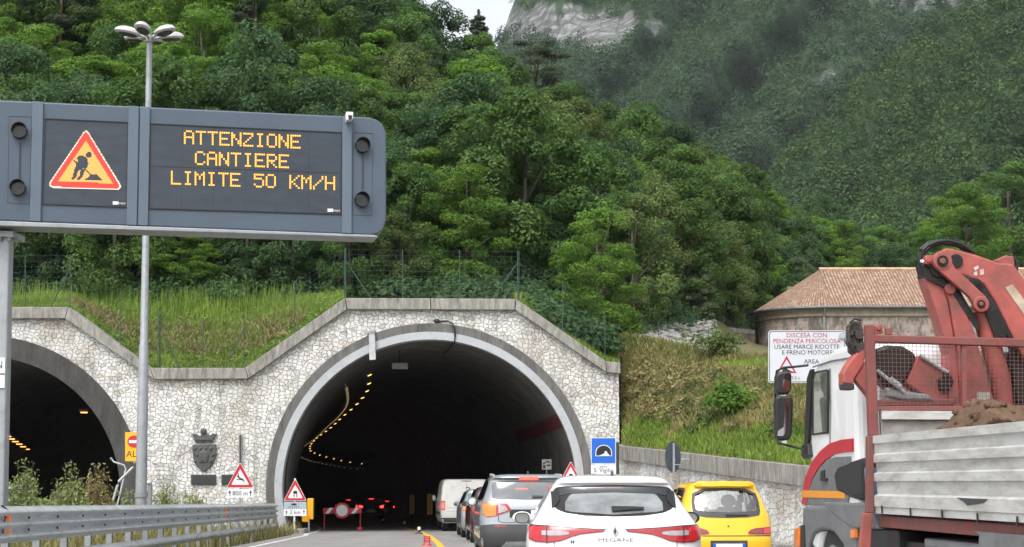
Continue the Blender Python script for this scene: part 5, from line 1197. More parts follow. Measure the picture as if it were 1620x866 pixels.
def mirror_sym(xs_, a): return [-q for q in xs_[::-1]], a[::-1]
# ---- white hatchback nearest the camera
c = car_root('parked_hatchback' if False else 'hatchback_car', 'white hatchback with long red tail lamps, nearest car in the queue', 973.5, 16.75, -.6)
MG = Car([(.20, .80, .14, 4.20, .35), (.34, .88, .03, 4.32, .5), (.55, .905, .0, 4.36, .55), (.72, .905, .015, 4.35, .55), (.80, .902, .03, 4.32, .52), (.88, .882, .05, 4.25, .5), (.95, .85, .085, 4.05, .5), (1.02, .805, .15, 3.4, .48),
          (1.10, .758, .26, 3.05, .45), (1.22, .688, .42, 2.75, .42), (1.325, .632, .50, 2.45, .42), (1.365, .602, .46, 2.3, .4), (1.405, .56, .50, 2.15, .45), (1.432, .47, .62, 1.95, .45), (1.446, .28, .9, 1.7, .3), (1.45, .02, 1.25, 1.4, .05)])
MG.body(m_pwhite, c)
xw = [-.615, -.58, -.50, -.3, 0, .3, .50, .58, .615]
MG.rp('window_seal', m_black, c, xw, [1.115, 1.085, 1.055, 1.027, 1.018, 1.027, 1.055, 1.085, 1.115], [1.285, 1.312, 1.322, 1.331, 1.336, 1.331, 1.322, 1.312, 1.285], .004, n=40)
gl = MG.rp('rear_window', M('painted_reflection_glass', (.20, .215, .22), .06, var=.45, scale=2.2, spec=.8, coat=.4, stretch=(1, 1, 2)), c, [-.50, -.44, 0, .44, .50], [1.075, 1.06, 1.032, 1.06, 1.075], [1.155, 1.24, 1.255, 1.24, 1.155], .008, n=40)  # pale lower pane: the reflection is painted into the glass colour
MG.rp('unreflecting_top', m_glass_d, gl, [-.56, -.45, 0, .45, .56], [1.22, 1.243, 1.258, 1.243, 1.22], [1.295, 1.308, 1.318, 1.308, 1.295], .0085, n=30)  # dark strip of glass above, where the painted reflection stops
for q in (-1, 1):
    xs_, lo, hi = [q*.635, q*.60, q*.555], [1.10, 1.11, 1.17], [1.26, 1.27, 1.262]
    if q > 0: xs_, lo, hi = xs_[::-1], lo[::-1], hi[::-1]
    MG.rp('quarter_fin', m_black, c, xs_, lo, hi, .016, n=10)
    f = lambda a: ([q*z for z in a] if q > 0 else [-z for z in a][::1])
    def two(xs_, lo, hi): return (xs_, lo, hi) if q > 0 else ([-z for z in xs_[::-1]], lo[::-1], hi[::-1])
    tl = MG.rp('tail_lamp', m_redl, c, *two([.115, .20, .36, .45, .55, .68, .80, .868], [.868, .86, .842, .815, .775, .757, .765, .792], [.884, .889, .897, .903, .910, .918, .922, .922]), off=.012, n=40)
    MG.rp('lamp_shadow_line', m_black, tl, *two([.10, .20, .45, .68, .85], [.884, .889, .903, .918, .92], [.892, .896, .909, .926, .93]), off=.013, n=24, m=2)
    MG.rp('clear_lens', m_clear, tl, *two([.47, .55, .66, .74], [.84, .828, .826, .832], [.862, .873, .876, .872]), off=.016, n=16)
    MG.rp('light_bar', M('bright_red_lens', (.46, .012, .018), .2, var=.1, scale=8, coat=.4), tl, *two([.13, .34, .44, .54, .67, .80, .85], [.872, .850, .822, .784, .766, .775, .80], [.879, .866, .838, .800, .786, .800, .83]), off=.017, n=30, m=3)
    MG.rp('outer_light', M('bright_red_end', (.46, .012, .018), .2, var=.1, scale=8, coat=.4), tl, *two([.755, .80, .862], [.785, .785, .81], [.908, .912, .912]), off=.0165, n=8)
    MG.rp('lamp_gap', m_black, tl, *two([.684, .692], [.755, .755], [.92, .92]), off=.019, n=2, m=6)
MG.rp('high_brake_lamp', M('dull_red_lens', (.12, .012, .02), .3, var=.1), c, [-.1, .1], [1.308, 1.308], [1.322, 1.322], .01, n=4, m=2)
mb = MB(); pw = [MG.pr(x, z, .02) for x, z in ((-.03, 1.058), (.16, 1.073), (.30, 1.083), (.305, 1.10), (.16, 1.106), (-.03, 1.108))]; mb.prism(pw, (0, -.03, 0)); mb.build('wiper', m_black, c, local=True, bevel=.008)
mb = MB(); mb.prism([MG.pr(x, z, .012) for x, z in ((-.032, .872), (0, .93), (.032, .872), (0, .815))], (0, -.006, 0)); em_ = mb.build('emblem', m_chrome, c, local=True, bevel=.003); mb = MB(); mb.prism([MG.pr(x, z, .0195) for x, z in ((-.012, .872), (0, .900), (.012, .872), (0, .845))], (0, -.002, 0)); mb.build('emblem_recess', m_ink, em_, local=True)
mb = MB(); mb.text('MEGANE', MG.pr(0, .785, .008), .052, xs=1.75); mb.build('lettering', m_chrome, c, local=True)
mb = MB(); 
for x in (-.455, -.432): mb.box((x, MG.rear(x, .77)-.012, .755), (x+.014, MG.rear(x, .77)-.004, .785))
mb.build('badge', m_trim, c, local=True)
mb = MB()
for z in np.linspace(.42, .99, 24):
    pass
mb.tube([MG.pr(x, z, .001) for x, z in [(-.62, z) for z in np.linspace(.93, .62, 8)]+[(-.58, .58)]+[(x, .565) for x in np.linspace(-.5, .5, 14)]+[(.58, .58)]+[(.62, z) for z in np.linspace(.62, .93, 8)]], .004, 6); mb.build('tailgate_gap', m_trim, c, local=True)
MG.rp('number_plate', m_platew, c, [-.26, .26], [.60, .60], [.705, .705], .012, n=6, m=3)
mb = MB(); mb.prism([(-.016, .62, 1.432), (.016, .62, 1.432), (.008, .72, 1.44), (-.008, .72, 1.44)], (0, .03, .045)); mb.build('roof_antenna', m_black, c, local=True, bevel=.006)
MG.rp('bumper_insert', m_trim, c, [-.7, .7], [.25, .25], [.42, .42], .01, n=20)
MG.wheels(c, (.72, 3.38), .32)
for q in (-1, 1): MG.mirror(c, 2.12, .965, m_black if q > 0 else m_pwhite, q, (.115, .07, .072)); MG.sp('side_windows', m_glass_d, c, q, [.85, 1.2, 2.3, 2.75], [1.06, 1.02, 1.0, 1.0], [1.12, 1.33, 1.34, 1.12])
# ---- silver crossover
c = car_root('crossover_car', 'silver crossover with lit brake lamp and amber-red tail lamps, second in the queue', 838.5, 29.5, 3.4)
VT = Car([(.24, .80, .12, 4.0, .3), (.36, .86, .02, 4.1, .4), (.55, .885, -.01, 4.13, .42), (.72, .887, .02, 4.12, .42), (.90, .88, .04, 4.08, .42), (1.02, .868, .06, 4.0, .4), (1.10, .845, .09, 3.6, .38), (1.2, .80, .16, 3.1, .36), (1.38, .735, .30, 2.75, .34), (1.50, .69, .37, 2.45, .32), (1.545, .66, .30, 2.3, .3), (1.58, .60, .34, 2.1, .4), (1.605, .42, .55, 1.9, .3), (1.612, .02, 1.1, 1.5, .05)], 4.2)
VT.body(m_psil, c)
VT.rp('rear_window', m_glass_g, c, [-.665, -.6, 0, .6, .665], [1.19, 1.17, 1.155, 1.17, 1.19], [1.40, 1.48, 1.495, 1.48, 1.40], .006, n=30)
VT.rp('high_brake_lamp', m_redlit, c, [-.17, .17], [1.515, 1.515], [1.555, 1.555], .012, n=8, m=2)
VT.rp('window_brake_reflection' if False else 'painted_reflection', m_redlit, c, [-.24, -.02], [1.335, 1.335], [1.35, 1.35], .009, n=6, m=2)  # glowing strip drawn as the brake lamp's reflection in the window
for q in (-1, 1):
    def two(xs_, lo, hi): return (xs_, lo, hi) if q > 0 else ([-z for z in xs_[::-1]], lo[::-1], hi[::-1])
    tl = VT.rp('tail_lamp', m_redl, c, *two([.34, .40, .60, .76, .83], [.955, .93, .865, .84, .90], [.99, 1.085, 1.10, 1.10, 1.09]), off=.012, n=26)
    VT.rp('clear_lens', m_clear, tl, *two([.40, .44, .56], [.965, .945, .91], [.99, 1.04, 1.065]), off=.017, n=10); VT.rp('amber_lens', m_ambl, tl, *two([.60, .76, .82], [.875, .855, .91], [1.09, 1.09, 1.075]), off=.017, n=12)
    VT.rp('bumper_reflector', m_redl, c, *two([.42, .62], [.67, .67], [.70, .70]), off=.016, n=6, m=2)
    VT.sp('side_windows', m_glass_d, c, q, [.48, .62, 1.2, 2.35, 2.75], [1.2, 1.14, 1.11, 1.09, 1.09], [1.30, 1.45, 1.5, 1.5, 1.22], n=30)
    VT.sp('sill_cladding', m_trim, c, q, [.35, 3.7], [.26, .26], [.45, .45], .01)
    mb = MB(); mb.tube([(q*.60, .5, 1.545), (q*.615, .66, 1.59), (q*.615, 1.9, 1.605), (q*.6, 2.1, 1.56)], .02, 8); mb.build('roof_rail', m_galv, c, local=True, smooth=50)
    VT.mirror(c, 2.15, 1.10, m_psil, q, (.115, .08, .085))
VT.rp('bumper', m_trim, c, [-.87, -.7, .7, .87], [.28, .27, .27, .28], [.70, .72, .72, .70], .012, n=30); VT.rp('skid_plate', m_galvd, c, [-.5, -.42, .42, .5], [.28, .28, .28, .28], [.34, .42, .42, .34], .018, n=14)
VT.rp('plate_recess', m_black, c, [-.36, .36], [.84, .84], [.98, .98], .008, n=10, m=3); VT.rp('number_plate', m_platew, c, [.02, .30], [.86, .86], [.965, .965], .013, n=6, m=3)
mb = MB(); mb.tube([VT.pr(x, z, .002) for x, z in [(-.70, 1.14), (-.66, 1.11), (-.56, .85), (-.56, .78), (-.5, .755)]+[(x, .75) for x in np.linspace(-.45, .45, 9)]+[(.5, .755), (.56, .78), (.56, .85), (.66, 1.11), (.70, 1.14)]], .006, 6); mb.build('tailgate_gap', m_black, c, local=True)
mb = MB(); mb.prism([VT.pr(x, z, .01) for x, z in ((.05, 1.185), (.3, 1.19), (.32, 1.215), (.05, 1.225))], (0, -.02, 0)); mb.build('wiper', m_black, c, local=True); mb = MB(); mb.prism([(-.015, .55, 1.60), (.015, .55, 1.60), (.01, .66, 1.605), (-.01, .66, 1.605)], (0, .02, .06)); mb.build('roof_antenna', m_black, c, local=True)
VT.wheels(c, (.72, 3.22), .345)
# ---- dark red and grey cars ahead
def plain_car(name, label, px, d, head, paint, H=1.5, W=.88, Ln=4.2, lit=False, lamp=None, rails=False):
    c = car_root(name, label, px, d, head); k = H/1.5
    B = Car([(.22, W-.1, .12, Ln-.1, .3), (.36, W-.02, .02, Ln, .4), (.58, W, .0, Ln+.02, .42), (.78, W, .03, Ln, .42), (.92*k, W-.02, .06, Ln-.06, .4), (1.0*k, W-.05, .1, Ln-.5, .38), (1.12*k, W-.1, .2, Ln-1.1, .36), (1.3*k, W-.17, .36, Ln-1.5, .34), (1.40*k, W-.21, .42, Ln-1.75, .34), (1.45*k, W-.25, .42, Ln-1.9, .36), (1.49*k, W-.42, .6, Ln-2.1, .3), (1.5*k, .02, 1.2, 1.5, .05)], 4)
    B.body(paint, c); B.rp('rear_window', m_glass_g, c, [-W+.22, -W+.3, W-.3, W-.22], [1.06*k, 1.04*k, 1.04*k, 1.06*k], [1.32*k, 1.38*k, 1.38*k, 1.32*k], .006, n=20)
    for q in (-1, 1):
        def two(xs_, lo, hi): return (xs_, lo, hi) if q > 0 else ([-z for z in xs_[::-1]], lo[::-1], hi[::-1])
        tl = B.rp('tail_lamp', m_redlit2 if lit else m_redl, c, *two([W-.30, W-.2, W-.06], [.84*k, .82*k, .84*k], [.95*k, .98*k, 1.0*k]), off=.012, n=12)
        if lamp: B.rp('amber_lens', lamp, tl, *two([W-.22, W-.07], [.85*k, .85*k], [.97*k, .985*k]), off=.017, n=8)
        B.sp('side_windows', m_glass_d, c, q, [.55, .7, 1.2, 2.4, Ln-1.4], [1.08*k, 1.04*k, 1.02*k, 1.0*k, 1.0*k], [1.2*k, 1.36*k, 1.4*k, 1.4*k, 1.1*k], n=24)
        B.mirror(c, Ln-2.1, 1.02*k, paint, q, (.11, .07, .075))
        if rails: MB().tube([(q*(W-.3), .6, 1.47*k), (q*(W-.28), .72, 1.53*k), (q*(W-.28), 2.0, 1.54*k)], .02, 6).build('roof_rail', m_dark, c, local=True)
    B.rp('high_brake_lamp', m_redlit2 if lit else m_redl, c, [-.16, .16], [1.415*k, 1.415*k], [1.44*k, 1.44*k], .012, n=6, m=2); B.rp('bumper', m_trim, c, [-W+.02, W-.02], [.26, .26], [.42, .42], .01, n=16); B.rp('number_plate', m_platew, c, [-.26, .26], [.62, .62], [.73, .73], .01, n=6, m=3)
    B.wheels(c, (.7, Ln-.85), .32); return c
plain_car('red_car', 'dark red car squeezed between the silver crossover and the grey car', 795, 44.5, 4.2, m_pred, 1.52, .86, 4.0)
plain_car('estate_car', 'small silver-grey car with roof rails behind the white van', 775, 51, 4.5, m_psil, 1.5, .88, 4.2, False, m_ambl, True)
plain_car('queuing_car', 'dark car with glowing red lamps deep in the tunnel, left of the queue', 588, 112, 7, m_pdk, 1.5, .88, 4.2, True); plain_car('queuing_car', 'farthest dark car with glowing red lamps behind the works barrier', 552, 132, 8, m_pdk, 1.5, .88, 4.2, True)
plain_car('queuing_car', 'dark car with red lamps between the barrier and the orange marker panels', 613, 150, 8, m_pdk, 1.45, .85, 4.0, True)
# ---- white van
c = car_root('delivery_van', 'dirty white panel van just inside the tunnel mouth', 738, 62, 5.5, 'van')
VN = Car([(.32, .85, .1, 4.6, .2), (.45, .93, .02, 4.7, .25), (.7, .955, .0, 4.75, .25), (1.0, .955, .03, 4.72, .25), (1.3, .94, .06, 4.3, .25), (1.6, .90, .10, 3.9, .25), (1.82, .855, .14, 3.6, .25), (1.9, .81, .17, 3.4, .25), (1.94, .70, .3, 3.2, .3), (1.955, .02, 1.4, 2.0, .05)], 5)
VN.body(m_pvan, c)
for q in (-1, 1):
    xs_ = [.79, .925] if q > 0 else [-.925, -.79]
    tl = VN.rp('tail_lamp', m_redl, c, xs_, [.80, .80], [1.14, 1.14], .012, n=8); VN.rp('lit_lens', m_redlit if q < 0 else m_redl, tl, [xs_[0]+.025, xs_[1]-.025], [.85, .85], [1.08, 1.08], .017, n=6)
    VN.sp('side_trim', m_trim, c, q, [.3, 4.0], [.62, .62], [.72, .72], .012)
    VN.mirror(c, 3.5, 1.22, m_black, q, (.1, .08, .15)); VN.sp('cab_window', m_glass_d, c, q, [2.9, 3.2, 3.7], [1.2, 1.18, 1.18], [1.7, 1.7, 1.5])
VN.rp('bumper', m_trim, c, [-.92, .92], [.36, .36], [.52, .52], .014, n=20); VN.rp('high_brake_lamp', m_dark, c, [-.2, .2], [1.86, 1.86], [1.885, 1.885], .012, n=6, m=2)
mb = MB(); mb.tube([VN.pr(0, z, .001) for z in np.linspace(.55, 1.86, 20)], .007, 6); mb.tube([VN.pr(x, .88, .001) for x in np.linspace(-.75, .75, 16)], .005, 6); mb.tube([VN.pr(x, .76, .001) for x in np.linspace(-.75, .75, 16)], .005, 6); mb.build('door_gaps', m_dark, c, local=True)
VN.wheels(c, (.9, 3.9), .33)
# ---- yellow city car
c = car_root('small_car', 'small yellow hatchback with a black sunroof in the right-hand lane', 1152, 26.6, 4.3)
SE = Car([(.22, .66, .10, 3.1, .25), (.32, .735, .02, 3.25, .34), (.48, .757, .0, 3.28, .38), (.60, .757, .02, 3.27, .38), (.74, .75, .05, 3.22, .36), (.85, .735, .08, 3.0, .34), (.93, .715, .11, 2.6, .32), (1.05, .675, .18, 2.35, .3), (1.18, .63, .25, 2.15, .28), (1.30, .585, .32, 1.98, .27), (1.36, .555, .33, 1.85, .28), (1.40, .51, .30, 1.75, .3), (1.425, .40, .38, 1.6, .3), (1.435, .2, .6, 1.45, .2), (1.437, .01, .95, 1.1, .03)], 3.4)
XS = [-.56, -.52, -.35, 0, .35, .52, .56]
wlo = [.98, .90, .87, .858, .87, .90, .98]; whi = [1.06, 1.25, 1.325, 1.335, 1.325, 1.25, 1.06]
def se_hole(x, y, z):
    if y < .9 and abs(x) < .50 and np.interp(x, XS, wlo)+.09 < z < np.interp(x, XS, whi)-.02: return True
    if y > 1.75 and abs(x) < .56 and .96 < z < 1.33 and y > SE.at(z)[2]-.32: return True
    if abs(x) > SE.at(z)[0]*.93 and .93 < z < 1.30 and (.62 < y < 1.28 or 1.36 < y < SE.at(z)[2]-.4): return True
    return False
SE.body(m_pyel, c, se_hole)
SE.rp('lower_tint', m_trim, c, [-.53, -.45, 0, .45, .53], [.905, .885, .862, .885, .905], [.965, .955, .95, .955, .965], .007, n=30, m=4)
mb = MB(); XX = np.linspace(-.55, .55, 40)
ringo = [(x, float(np.interp(x, XS, whi))) for x in XX]+[(x, float(np.interp(x, XS, wlo))) for x in XX[::-1]]; cxm, czm = 0, 1.1
ringi = [(x*.91, czm+(z-czm)*(.86 if z > czm else .62)) for x, z in ringo]; n = len(ringo)
b = len(mb.v); mb.add([SE.pr(x, z, .008) for x, z in ringo]+[SE.pr(x, z, .008) for x, z in ringi]+[SE.pr(x, z, -.03) for x, z in ringi], [(i, (i+1) % n, n+(i+1) % n, n+i) for i in range(n)]+[(n+i, n+(i+1) % n, 2*n+(i+1) % n, 2*n+i) for i in range(n)]); mb.build('window_seal', m_trim, c, local=True, smooth=40)
SE.rp('rear_window', glass_mat('clear_car_glass', .8, .2), c, [-.51, 0, .51], [.955, .94, .955], [1.12 if False else 1.2, 1.315, 1.2], .002, n=24, th=.004)
for q in (-1, 1):
    def two(xs_, lo, hi): return (xs_, lo, hi) if q > 0 else ([-z for z in xs_[::-1]], lo[::-1], hi[::-1])
    tl = SE.rp('tail_lamp', m_redl, c, *two([.315, .35, .45, .70], [.61, .605, .60, .60], [.63, .67, .70, .715]), off=.012, n=18); SE.rp('bright_lens', M('rose_lens', (.62, .05, .06), .2, var=.1, coat=.6), tl, *two([.58, .69], [.615, .615], [.69, .70]), off=.016, n=6)
    SE.rp('dull_lens', M('mauve_lens', (.22, .05, .065), .25, var=.1, coat=.5), tl, *two([.36, .55], [.62, .615], [.66, .69]), off=.016, n=8)
    mb = MB(); y_, z_ = [.60, .66, 1.26, 1.30], None
    SE.sp('rear_side_window', glass_mat('side_car_glass', .6, .1), c, q, [.60, .72, 1.28], [.98, .92, .90], [1.12, 1.30, 1.32], .003, n=14, th=.004); SE.sp('front_side_window', glass_mat('front_side_car_glass', .6, .1), c, q, [1.36, 1.7, 1.95], [.90, .90, .90], [1.32, 1.31, 1.0], .003, n=14, th=.004)
    mb = MB(); fr_ = [(.58, .97), (.58, 1.08), (.68, 1.30), (.75, 1.32), (1.28, 1.33), (1.29, .895), (.75, .90), (.65, .915)]; mb.tube([SE.ps(y, z, .005, q) for y, z in fr_+fr_[:1]], .012, 6); mb.build('window_rubber', m_black, c, local=True)
    SE.mirror(c, 1.95, .95, m_black, q, (.10, .06, .065))
SE.rp('spoiler', m_pyel, c, [-.47, -.4, 0, .4, .47], [1.352, 1.357, 1.36, 1.357, 1.352], [1.39, 1.402, 1.406, 1.402, 1.39], .055, n=24, m=4, th=.07)
mb = MB(); mb.grid([[(x, y, float(np.interp(1-abs(x)/.42, [0, .5, 1], [1.424, 1.437, 1.44]))+.004) for x in np.linspace(-.38, .38, 9)] for y in (.62, .9, 1.2, 1.45)]); mb.build('sunroof', m_black, c, local=True, smooth=60)
mb = MB(); mb.tube([SE.pr(x, .578, .001) for x in np.linspace(-.70, .70, 30)], .008, 6); mb.build('tailgate_gap', m_dark, c, local=True)
mb = MB(); mb.cyl(SE.pr(0, .73, 0), SE.pr(0, .73, .012), .014, n=10); mb.build('lock', m_dark, c, local=True)
SE.rp('plate_recess', m_trim, c, [-.30, .30], [.28, .28], [.505, .505], .006, n=10, m=3); pl_ = SE.rp('number_plate', m_platew, c, [-.26, .26], [.34, .34], [.455, .455], .014, n=10, m=3)
for a, b in ((-.26, -.215), (.215, .26)): SE.rp('blue_band', m_blue, pl_, [a, b], [.341, .341], [.454, .454], .018, n=3, m=2)
mb = MB(); mb.prism([SE.pr(x, z, .012) for x, z in ((-.03, .895), (.33, .90), (.33, .912), (-.03, .92))], (0, -.02, 0)); mb.build('wiper', m_black, c, local=True)
m_seat = M('dark_seat_fabric', (.05, .055, .06), .9, var=.2, scale=8)
for x in (-.27, .27): MB().box((x-.2, 1.25, .45), (x+.2, 1.4, 1.02)).build('seat', m_seat, c, local=True, bevel=.05); MB().ell((x, 1.32, 1.12), (.13, .06, .11), 14, 10).build('headrest', m_seat, c, local=True, smooth=60)
MB().box((-.62, .25, .60), (.62, 2.4, .66)).build('cabin_floor', m_black, c, local=True); MB().box((-.55, .55, .66), (.55, .68, .93)).build('rear_seat', m_seat, c, local=True, bevel=.04)
SE.wheels(c, (.62, 2.82), .27, .17)
# ================================================================== crane truck
HD = R(4.3); th_ = Vector((-math.sin(HD), math.cos(HD), 0)); tr_ = Vector((math.cos(HD), math.sin(HD), 0)); T0 = Vector((3.28, 14.9, 0))
def TS(px, py, off=0.0): return plane_hit(px, py, T0+tr_*off, tr_)             # on the truck's left flank (off = metres to its right)
def TB(px, py, fw=0.0): return plane_hit(px, py, T0+th_*fw, th_)               # on a plane across the truck, fw metres ahead of the headboard
def TL(x, y, z): return T0+tr_*x+th_*y+Vector((0, 0, z))                       # truck coordinates: x right, y forward, z up
tk = thing('crane_truck', 'white cab tipper truck with aluminium sides and a folded red loader crane', 'truck', tuple(TL(1.1, 0, 0)))
m_cab = M('white_cab_paint', (.82, .825, .83), .35, var=.03, scale=1.2, coat=.5, dirt=(.6, .59, .56), dirt_amt=.15); m_cabg = M('grey_cab_plastic', (.16, .165, .17), .5, var=.12, scale=3, dirt=(.11, .105, .1), dirt_amt=.4)
m_crn = M('faded_red_crane_paint', (.40, .088, .074), .55, var=.22, scale=1.4, dirt=(.14, .065, .055), dirt_amt=.66, bmp=.15); m_crnd = M('worn_dark_red_paint', (.24, .055, .052), .6, var=.25, scale=2.2, dirt=(.12, .075, .06), dirt_amt=.65, bmp=.2)
m_alu = M('scuffed_aluminium', (.56, .56, .54), .5, .12, var=.1, scale=1.2, dirt=(.26, .25, .21), dirt_amt=.5, stretch=(.6, .6, 3)); m_grease = M('black_greased_steel', (.02, .018, .017), .45, .3, var=.4, scale=6, bmp=.3)
m_stripe = M('red_stripe_paint', (.48, .015, .03), .4, var=.06, scale=2); m_ostr = M('orange_stripe_paint', (.75, .30, .02), .45, var=.08, scale=2); m_rust = M('rusty_steel', (.05, .043, .038), .8, var=.5, scale=5, bmp=.7)
# cab: side profile (y forward, z up), between x 0.03 and 2.2
YB, YF = .72, 2.5
prof = [(YB, .95), (YB, 2.60), (YB+.12, 2.69), (YB+.7, 2.69), (2.02, 2.63), (2.22, 2.52), (2.36, 2.10), (2.47, 1.62), (2.52, 1.1), (2.52, .70), (2.25, .62), (1.95, .98), (1.2, 1.02)]
def tlprism(mb, pts, x0, x1): return mb.prism([TL(x0, y, z) for y, z in pts], tr_*(x1-x0))
mb = MB(); tlprism(mb, prof, .03, 2.22); cab = mb.build('cab', m_cab, tk, bevel=.07, seg=3)
X = .024
def tside(mb, pts, x=X, t=.012): return mb.prism([TS(a, b, x) for a, b in pts], tr_*t)
mb = MB(); mb.prism([TS(a, b, .012) for a, b in [(1284, 600), (1289, 588), (1307, 584.5), (1311, 586), (1309, 686), (1284, 689)]], tr_*.03); mb.build('window_rubber', m_black, tk, bevel=.006)
mb = MB(); mb.prism([TS(a, b, .006) for a, b in [(1287.5, 601), (1291, 591), (1307, 587.5), (1306.5, 683), (1287.5, 686)]], tr_*.02); mb.build('side_window', M('cab_glass', (.13, .15, .12), .04, var=.5, scale=2.5, spec=.9, coat=.5), tk)
mb = MB(); tside(mb, [(1276, 600), (1281, 585), (1284.5, 584), (1282, 640), (1277.5, 705), (1272, 705)], .008, .03); mb.build('front_pillar', m_black, tk)
pts_o = [(1348, 694), (1330, 696), (1312, 702), (1297, 714), (1284, 731), (1275, 752), (1270, 775)]; pts_i = [(1276, 798), (1279, 775), (1285, 757), (1294, 741), (1305, 728), (1318, 719), (1332, 716), (1348, 715)]
mb = MB(); tside(mb, pts_o+[(1268, 798)]+pts_i, .012, .03); mb.build('red_stripe', m_stripe, tk)
mb = MB(); tside(mb, [(1296, 740), (1306, 729), (1320, 723), (1345, 722), (1345, 776), (1340, 800), (1272, 800), (1279, 775), (1286, 757)], .016, .03); mb.build('lower_door', m_cabg, tk, bevel=.008)
mb = MB(); tside(mb, [(1268, 776), (1336, 777.5), (1336, 789), (1268, 787)], .010, .03); mb.build('orange_stripe', m_ostr, tk)
mb = MB(); mb.prism([TS(a, b, .006) for a, b in ((1298, 746), (1304, 744), (1304, 757), (1298, 757))], tr_*.02); mb.prism([TS(a, b, -.01) for a, b in ((1297, 757), (1306, 757), (1306, 761), (1297, 761))], tr_*.03); mb.build('door_handle', m_black, tk)
mb = MB(); mb.tube([TS(a, b, .02) for a, b in ((1313, 583), (1314, 640), (1313, 690), (1312, 730), (1310, 775))], .006, 6); mb.tube([TS(a, b, .02) for a, b in ((1286, 581), (1316, 571), (1347, 566))], .008, 6); mb.build('panel_gaps', m_cabg, cab)
mb = MB(); tside(mb, [(1270, 802), (1345, 800), (1356, 815), (1352, 905), (1342, 905), (1333, 862), (1318, 842), (1300, 838), (1286, 846), (1279, 866), (1276, 905), (1266, 905)], .0, .4); mb.build('wheel_arch', m_cabg, tk, bevel=.03)
mb = MB(); wc = TL(.05, 1.62, .48); mb.cyl(wc, wc+tr_*.3, .48, n=36); mb.cyl(wc-tr_*.02, wc, .44, .47, 36); wl_ = mb.build('wheel', m_rubber, tk, smooth=40); mb = MB(); mb.cyl(wc-tr_*.03, wc+tr_*.05, .27, n=24); mb.build('rim', m_galvd, wl_, smooth=40)
mb = MB(); wc = TL(1.9, 1.62, .48); mb.cyl(wc, wc+tr_*.3, .48, n=28); mb.build('wheel', m_rubber, tk, smooth=40)
for y in (-3.1,):
    for x in (.05, 1.75):
        mb = MB(); wc = TL(x, y, .48); mb.cyl(wc, wc+tr_*.45, .48, n=32); mb.build('wheel', m_rubber, tk, smooth=40)
mb = MB(); mb.prism([TS(a, b, -.01) for a, b in ((1262, 832), (1272, 828), (1276, 905), (1258, 905))], tr_*.5); mb.build('bumper_corner', m_black, tk, bevel=.03); mb = MB(); mb.prism([TS(a, b, -.03) for a, b in ((1256, 838), (1263, 834), (1263, 866), (1255, 866))], tr_*.1); mb.build('side_lamp', m_ambl, tk, bevel=.01)
mb = MB(); tside(mb, [(1345, 838), (1352, 838), (1352, 851), (1345, 851)], -.02, .03); mb.build('side_lamp', m_ambl, tk)
# rear wall of the cab with shallow ribs, air intake, battery box
mb = MB()
for x in (.25, .75, 1.25, 1.75): mb.prism([TL(x, YB-.002, 1.2), TL(x+.28, YB-.002, 1.2), TL(x+.28, YB-.002, 2.45), TL(x, YB-.002, 2.45)], -th_*.03)
mb.build('rear_ribs', m_cab, cab, bevel=.02)
mb = MB(); mb.prism([TS(a, b, .0) for a, b in ((1316, 750), (1322, 738), (1345, 728), (1366, 722), (1366, 790), (1350, 792), (1322, 782))], tr_*.4); mb.build('air_filter', m_black, tk, bevel=.06)
mb = MB(); mb.prism([TS(a, b, -.01) for a, b in ((1367, 740), (1376, 740), (1378, 785), (1369, 785))], tr_*.2); mb.build('blue_canister', M('pale_blue_plastic', (.22, .34, .50), .4, var=.15, scale=4), tk, bevel=.01)
mb = MB(); mb.box((0, 0, 0), (0, 0, 0)) if False else mb.prism([TL(.12, -6.3, .62), TL(.12, .9, .62), TL(.12, .9, .86), TL(.12, -6.3, .86)], tr_*2.0); mb.prism([TL(.05, -.4, .55), TL(.05, .9, .55), TL(.05, .9, .95), TL(.05, -.4, .95)], tr_*.5); mb.build('chassis', m_black, tk, bevel=.02)
mb = MB(); mb.prism([TS(a, b, -.005) for a, b in ((1300, 795), (1380, 796), (1386, 838), (1345, 836), (1312, 810))], tr_*.15); mb.build('step_panel', m_cabg, tk, bevel=.02)
# mirrors
mb = MB(); m0 = lambda a, b, o=-.26: TS(a, b, o)
for pts in ([(1279, 578), (1262, 580), (1240, 582), (1229, 587), (1227, 600), (1227, 690), (1231, 701), (1250, 706), (1268, 710), (1276, 716)],):
    n = len(pts); mb.tube([TS(a, b, .02-.28*min(1, (1280-a)/45)) for a, b in pts], .013, 8)
ma = mb.build('mirror_bracket', m_black, tk, smooth=60)
def mpoly(mb, pts, d, th): return mb.ppx(pts, d, th)
MDp = TS(1240, 640, -.26).y
mb = MB(); mb.ppx([(1228, 594), (1233, 588), (1248, 587), (1253, 592), (1252, 618), (1247, 624), (1231, 624), (1227.5, 618)], MDp, .16); mi = mb.build('upper_mirror', m_black, tk, bevel=.025); mb = MB(); mb.ppx([(1240, 592), (1250, 591), (1250, 617), (1243, 621), (1238, 612)], MDp-.006, .005); mb.build('mirror_glass', m_mirror, mi)
mb = MB(); mb.ppx([(1227, 630), (1233, 626), (1252, 627), (1255.5, 632), (1253, 690), (1247, 697), (1232, 697), (1228, 692)], MDp, .17); mi = mb.build('main_mirror', m_black, tk, bevel=.025); mb = MB(); mb.ppx([(1243, 631), (1249, 632), (1245, 680), (1239, 690), (1230, 690), (1231, 682), (1240, 676)], MDp-.006, .005); mb.build('mirror_glass', m_mirror, mi)
mb = MB(); mb.prism([TS(a, b, -.02) for a, b in ((1268, 704), (1277, 702), (1279, 722), (1271, 727), (1267, 722))], tr_*.06); mb.build('bracket_foot', m_black, ma, bevel=.01)
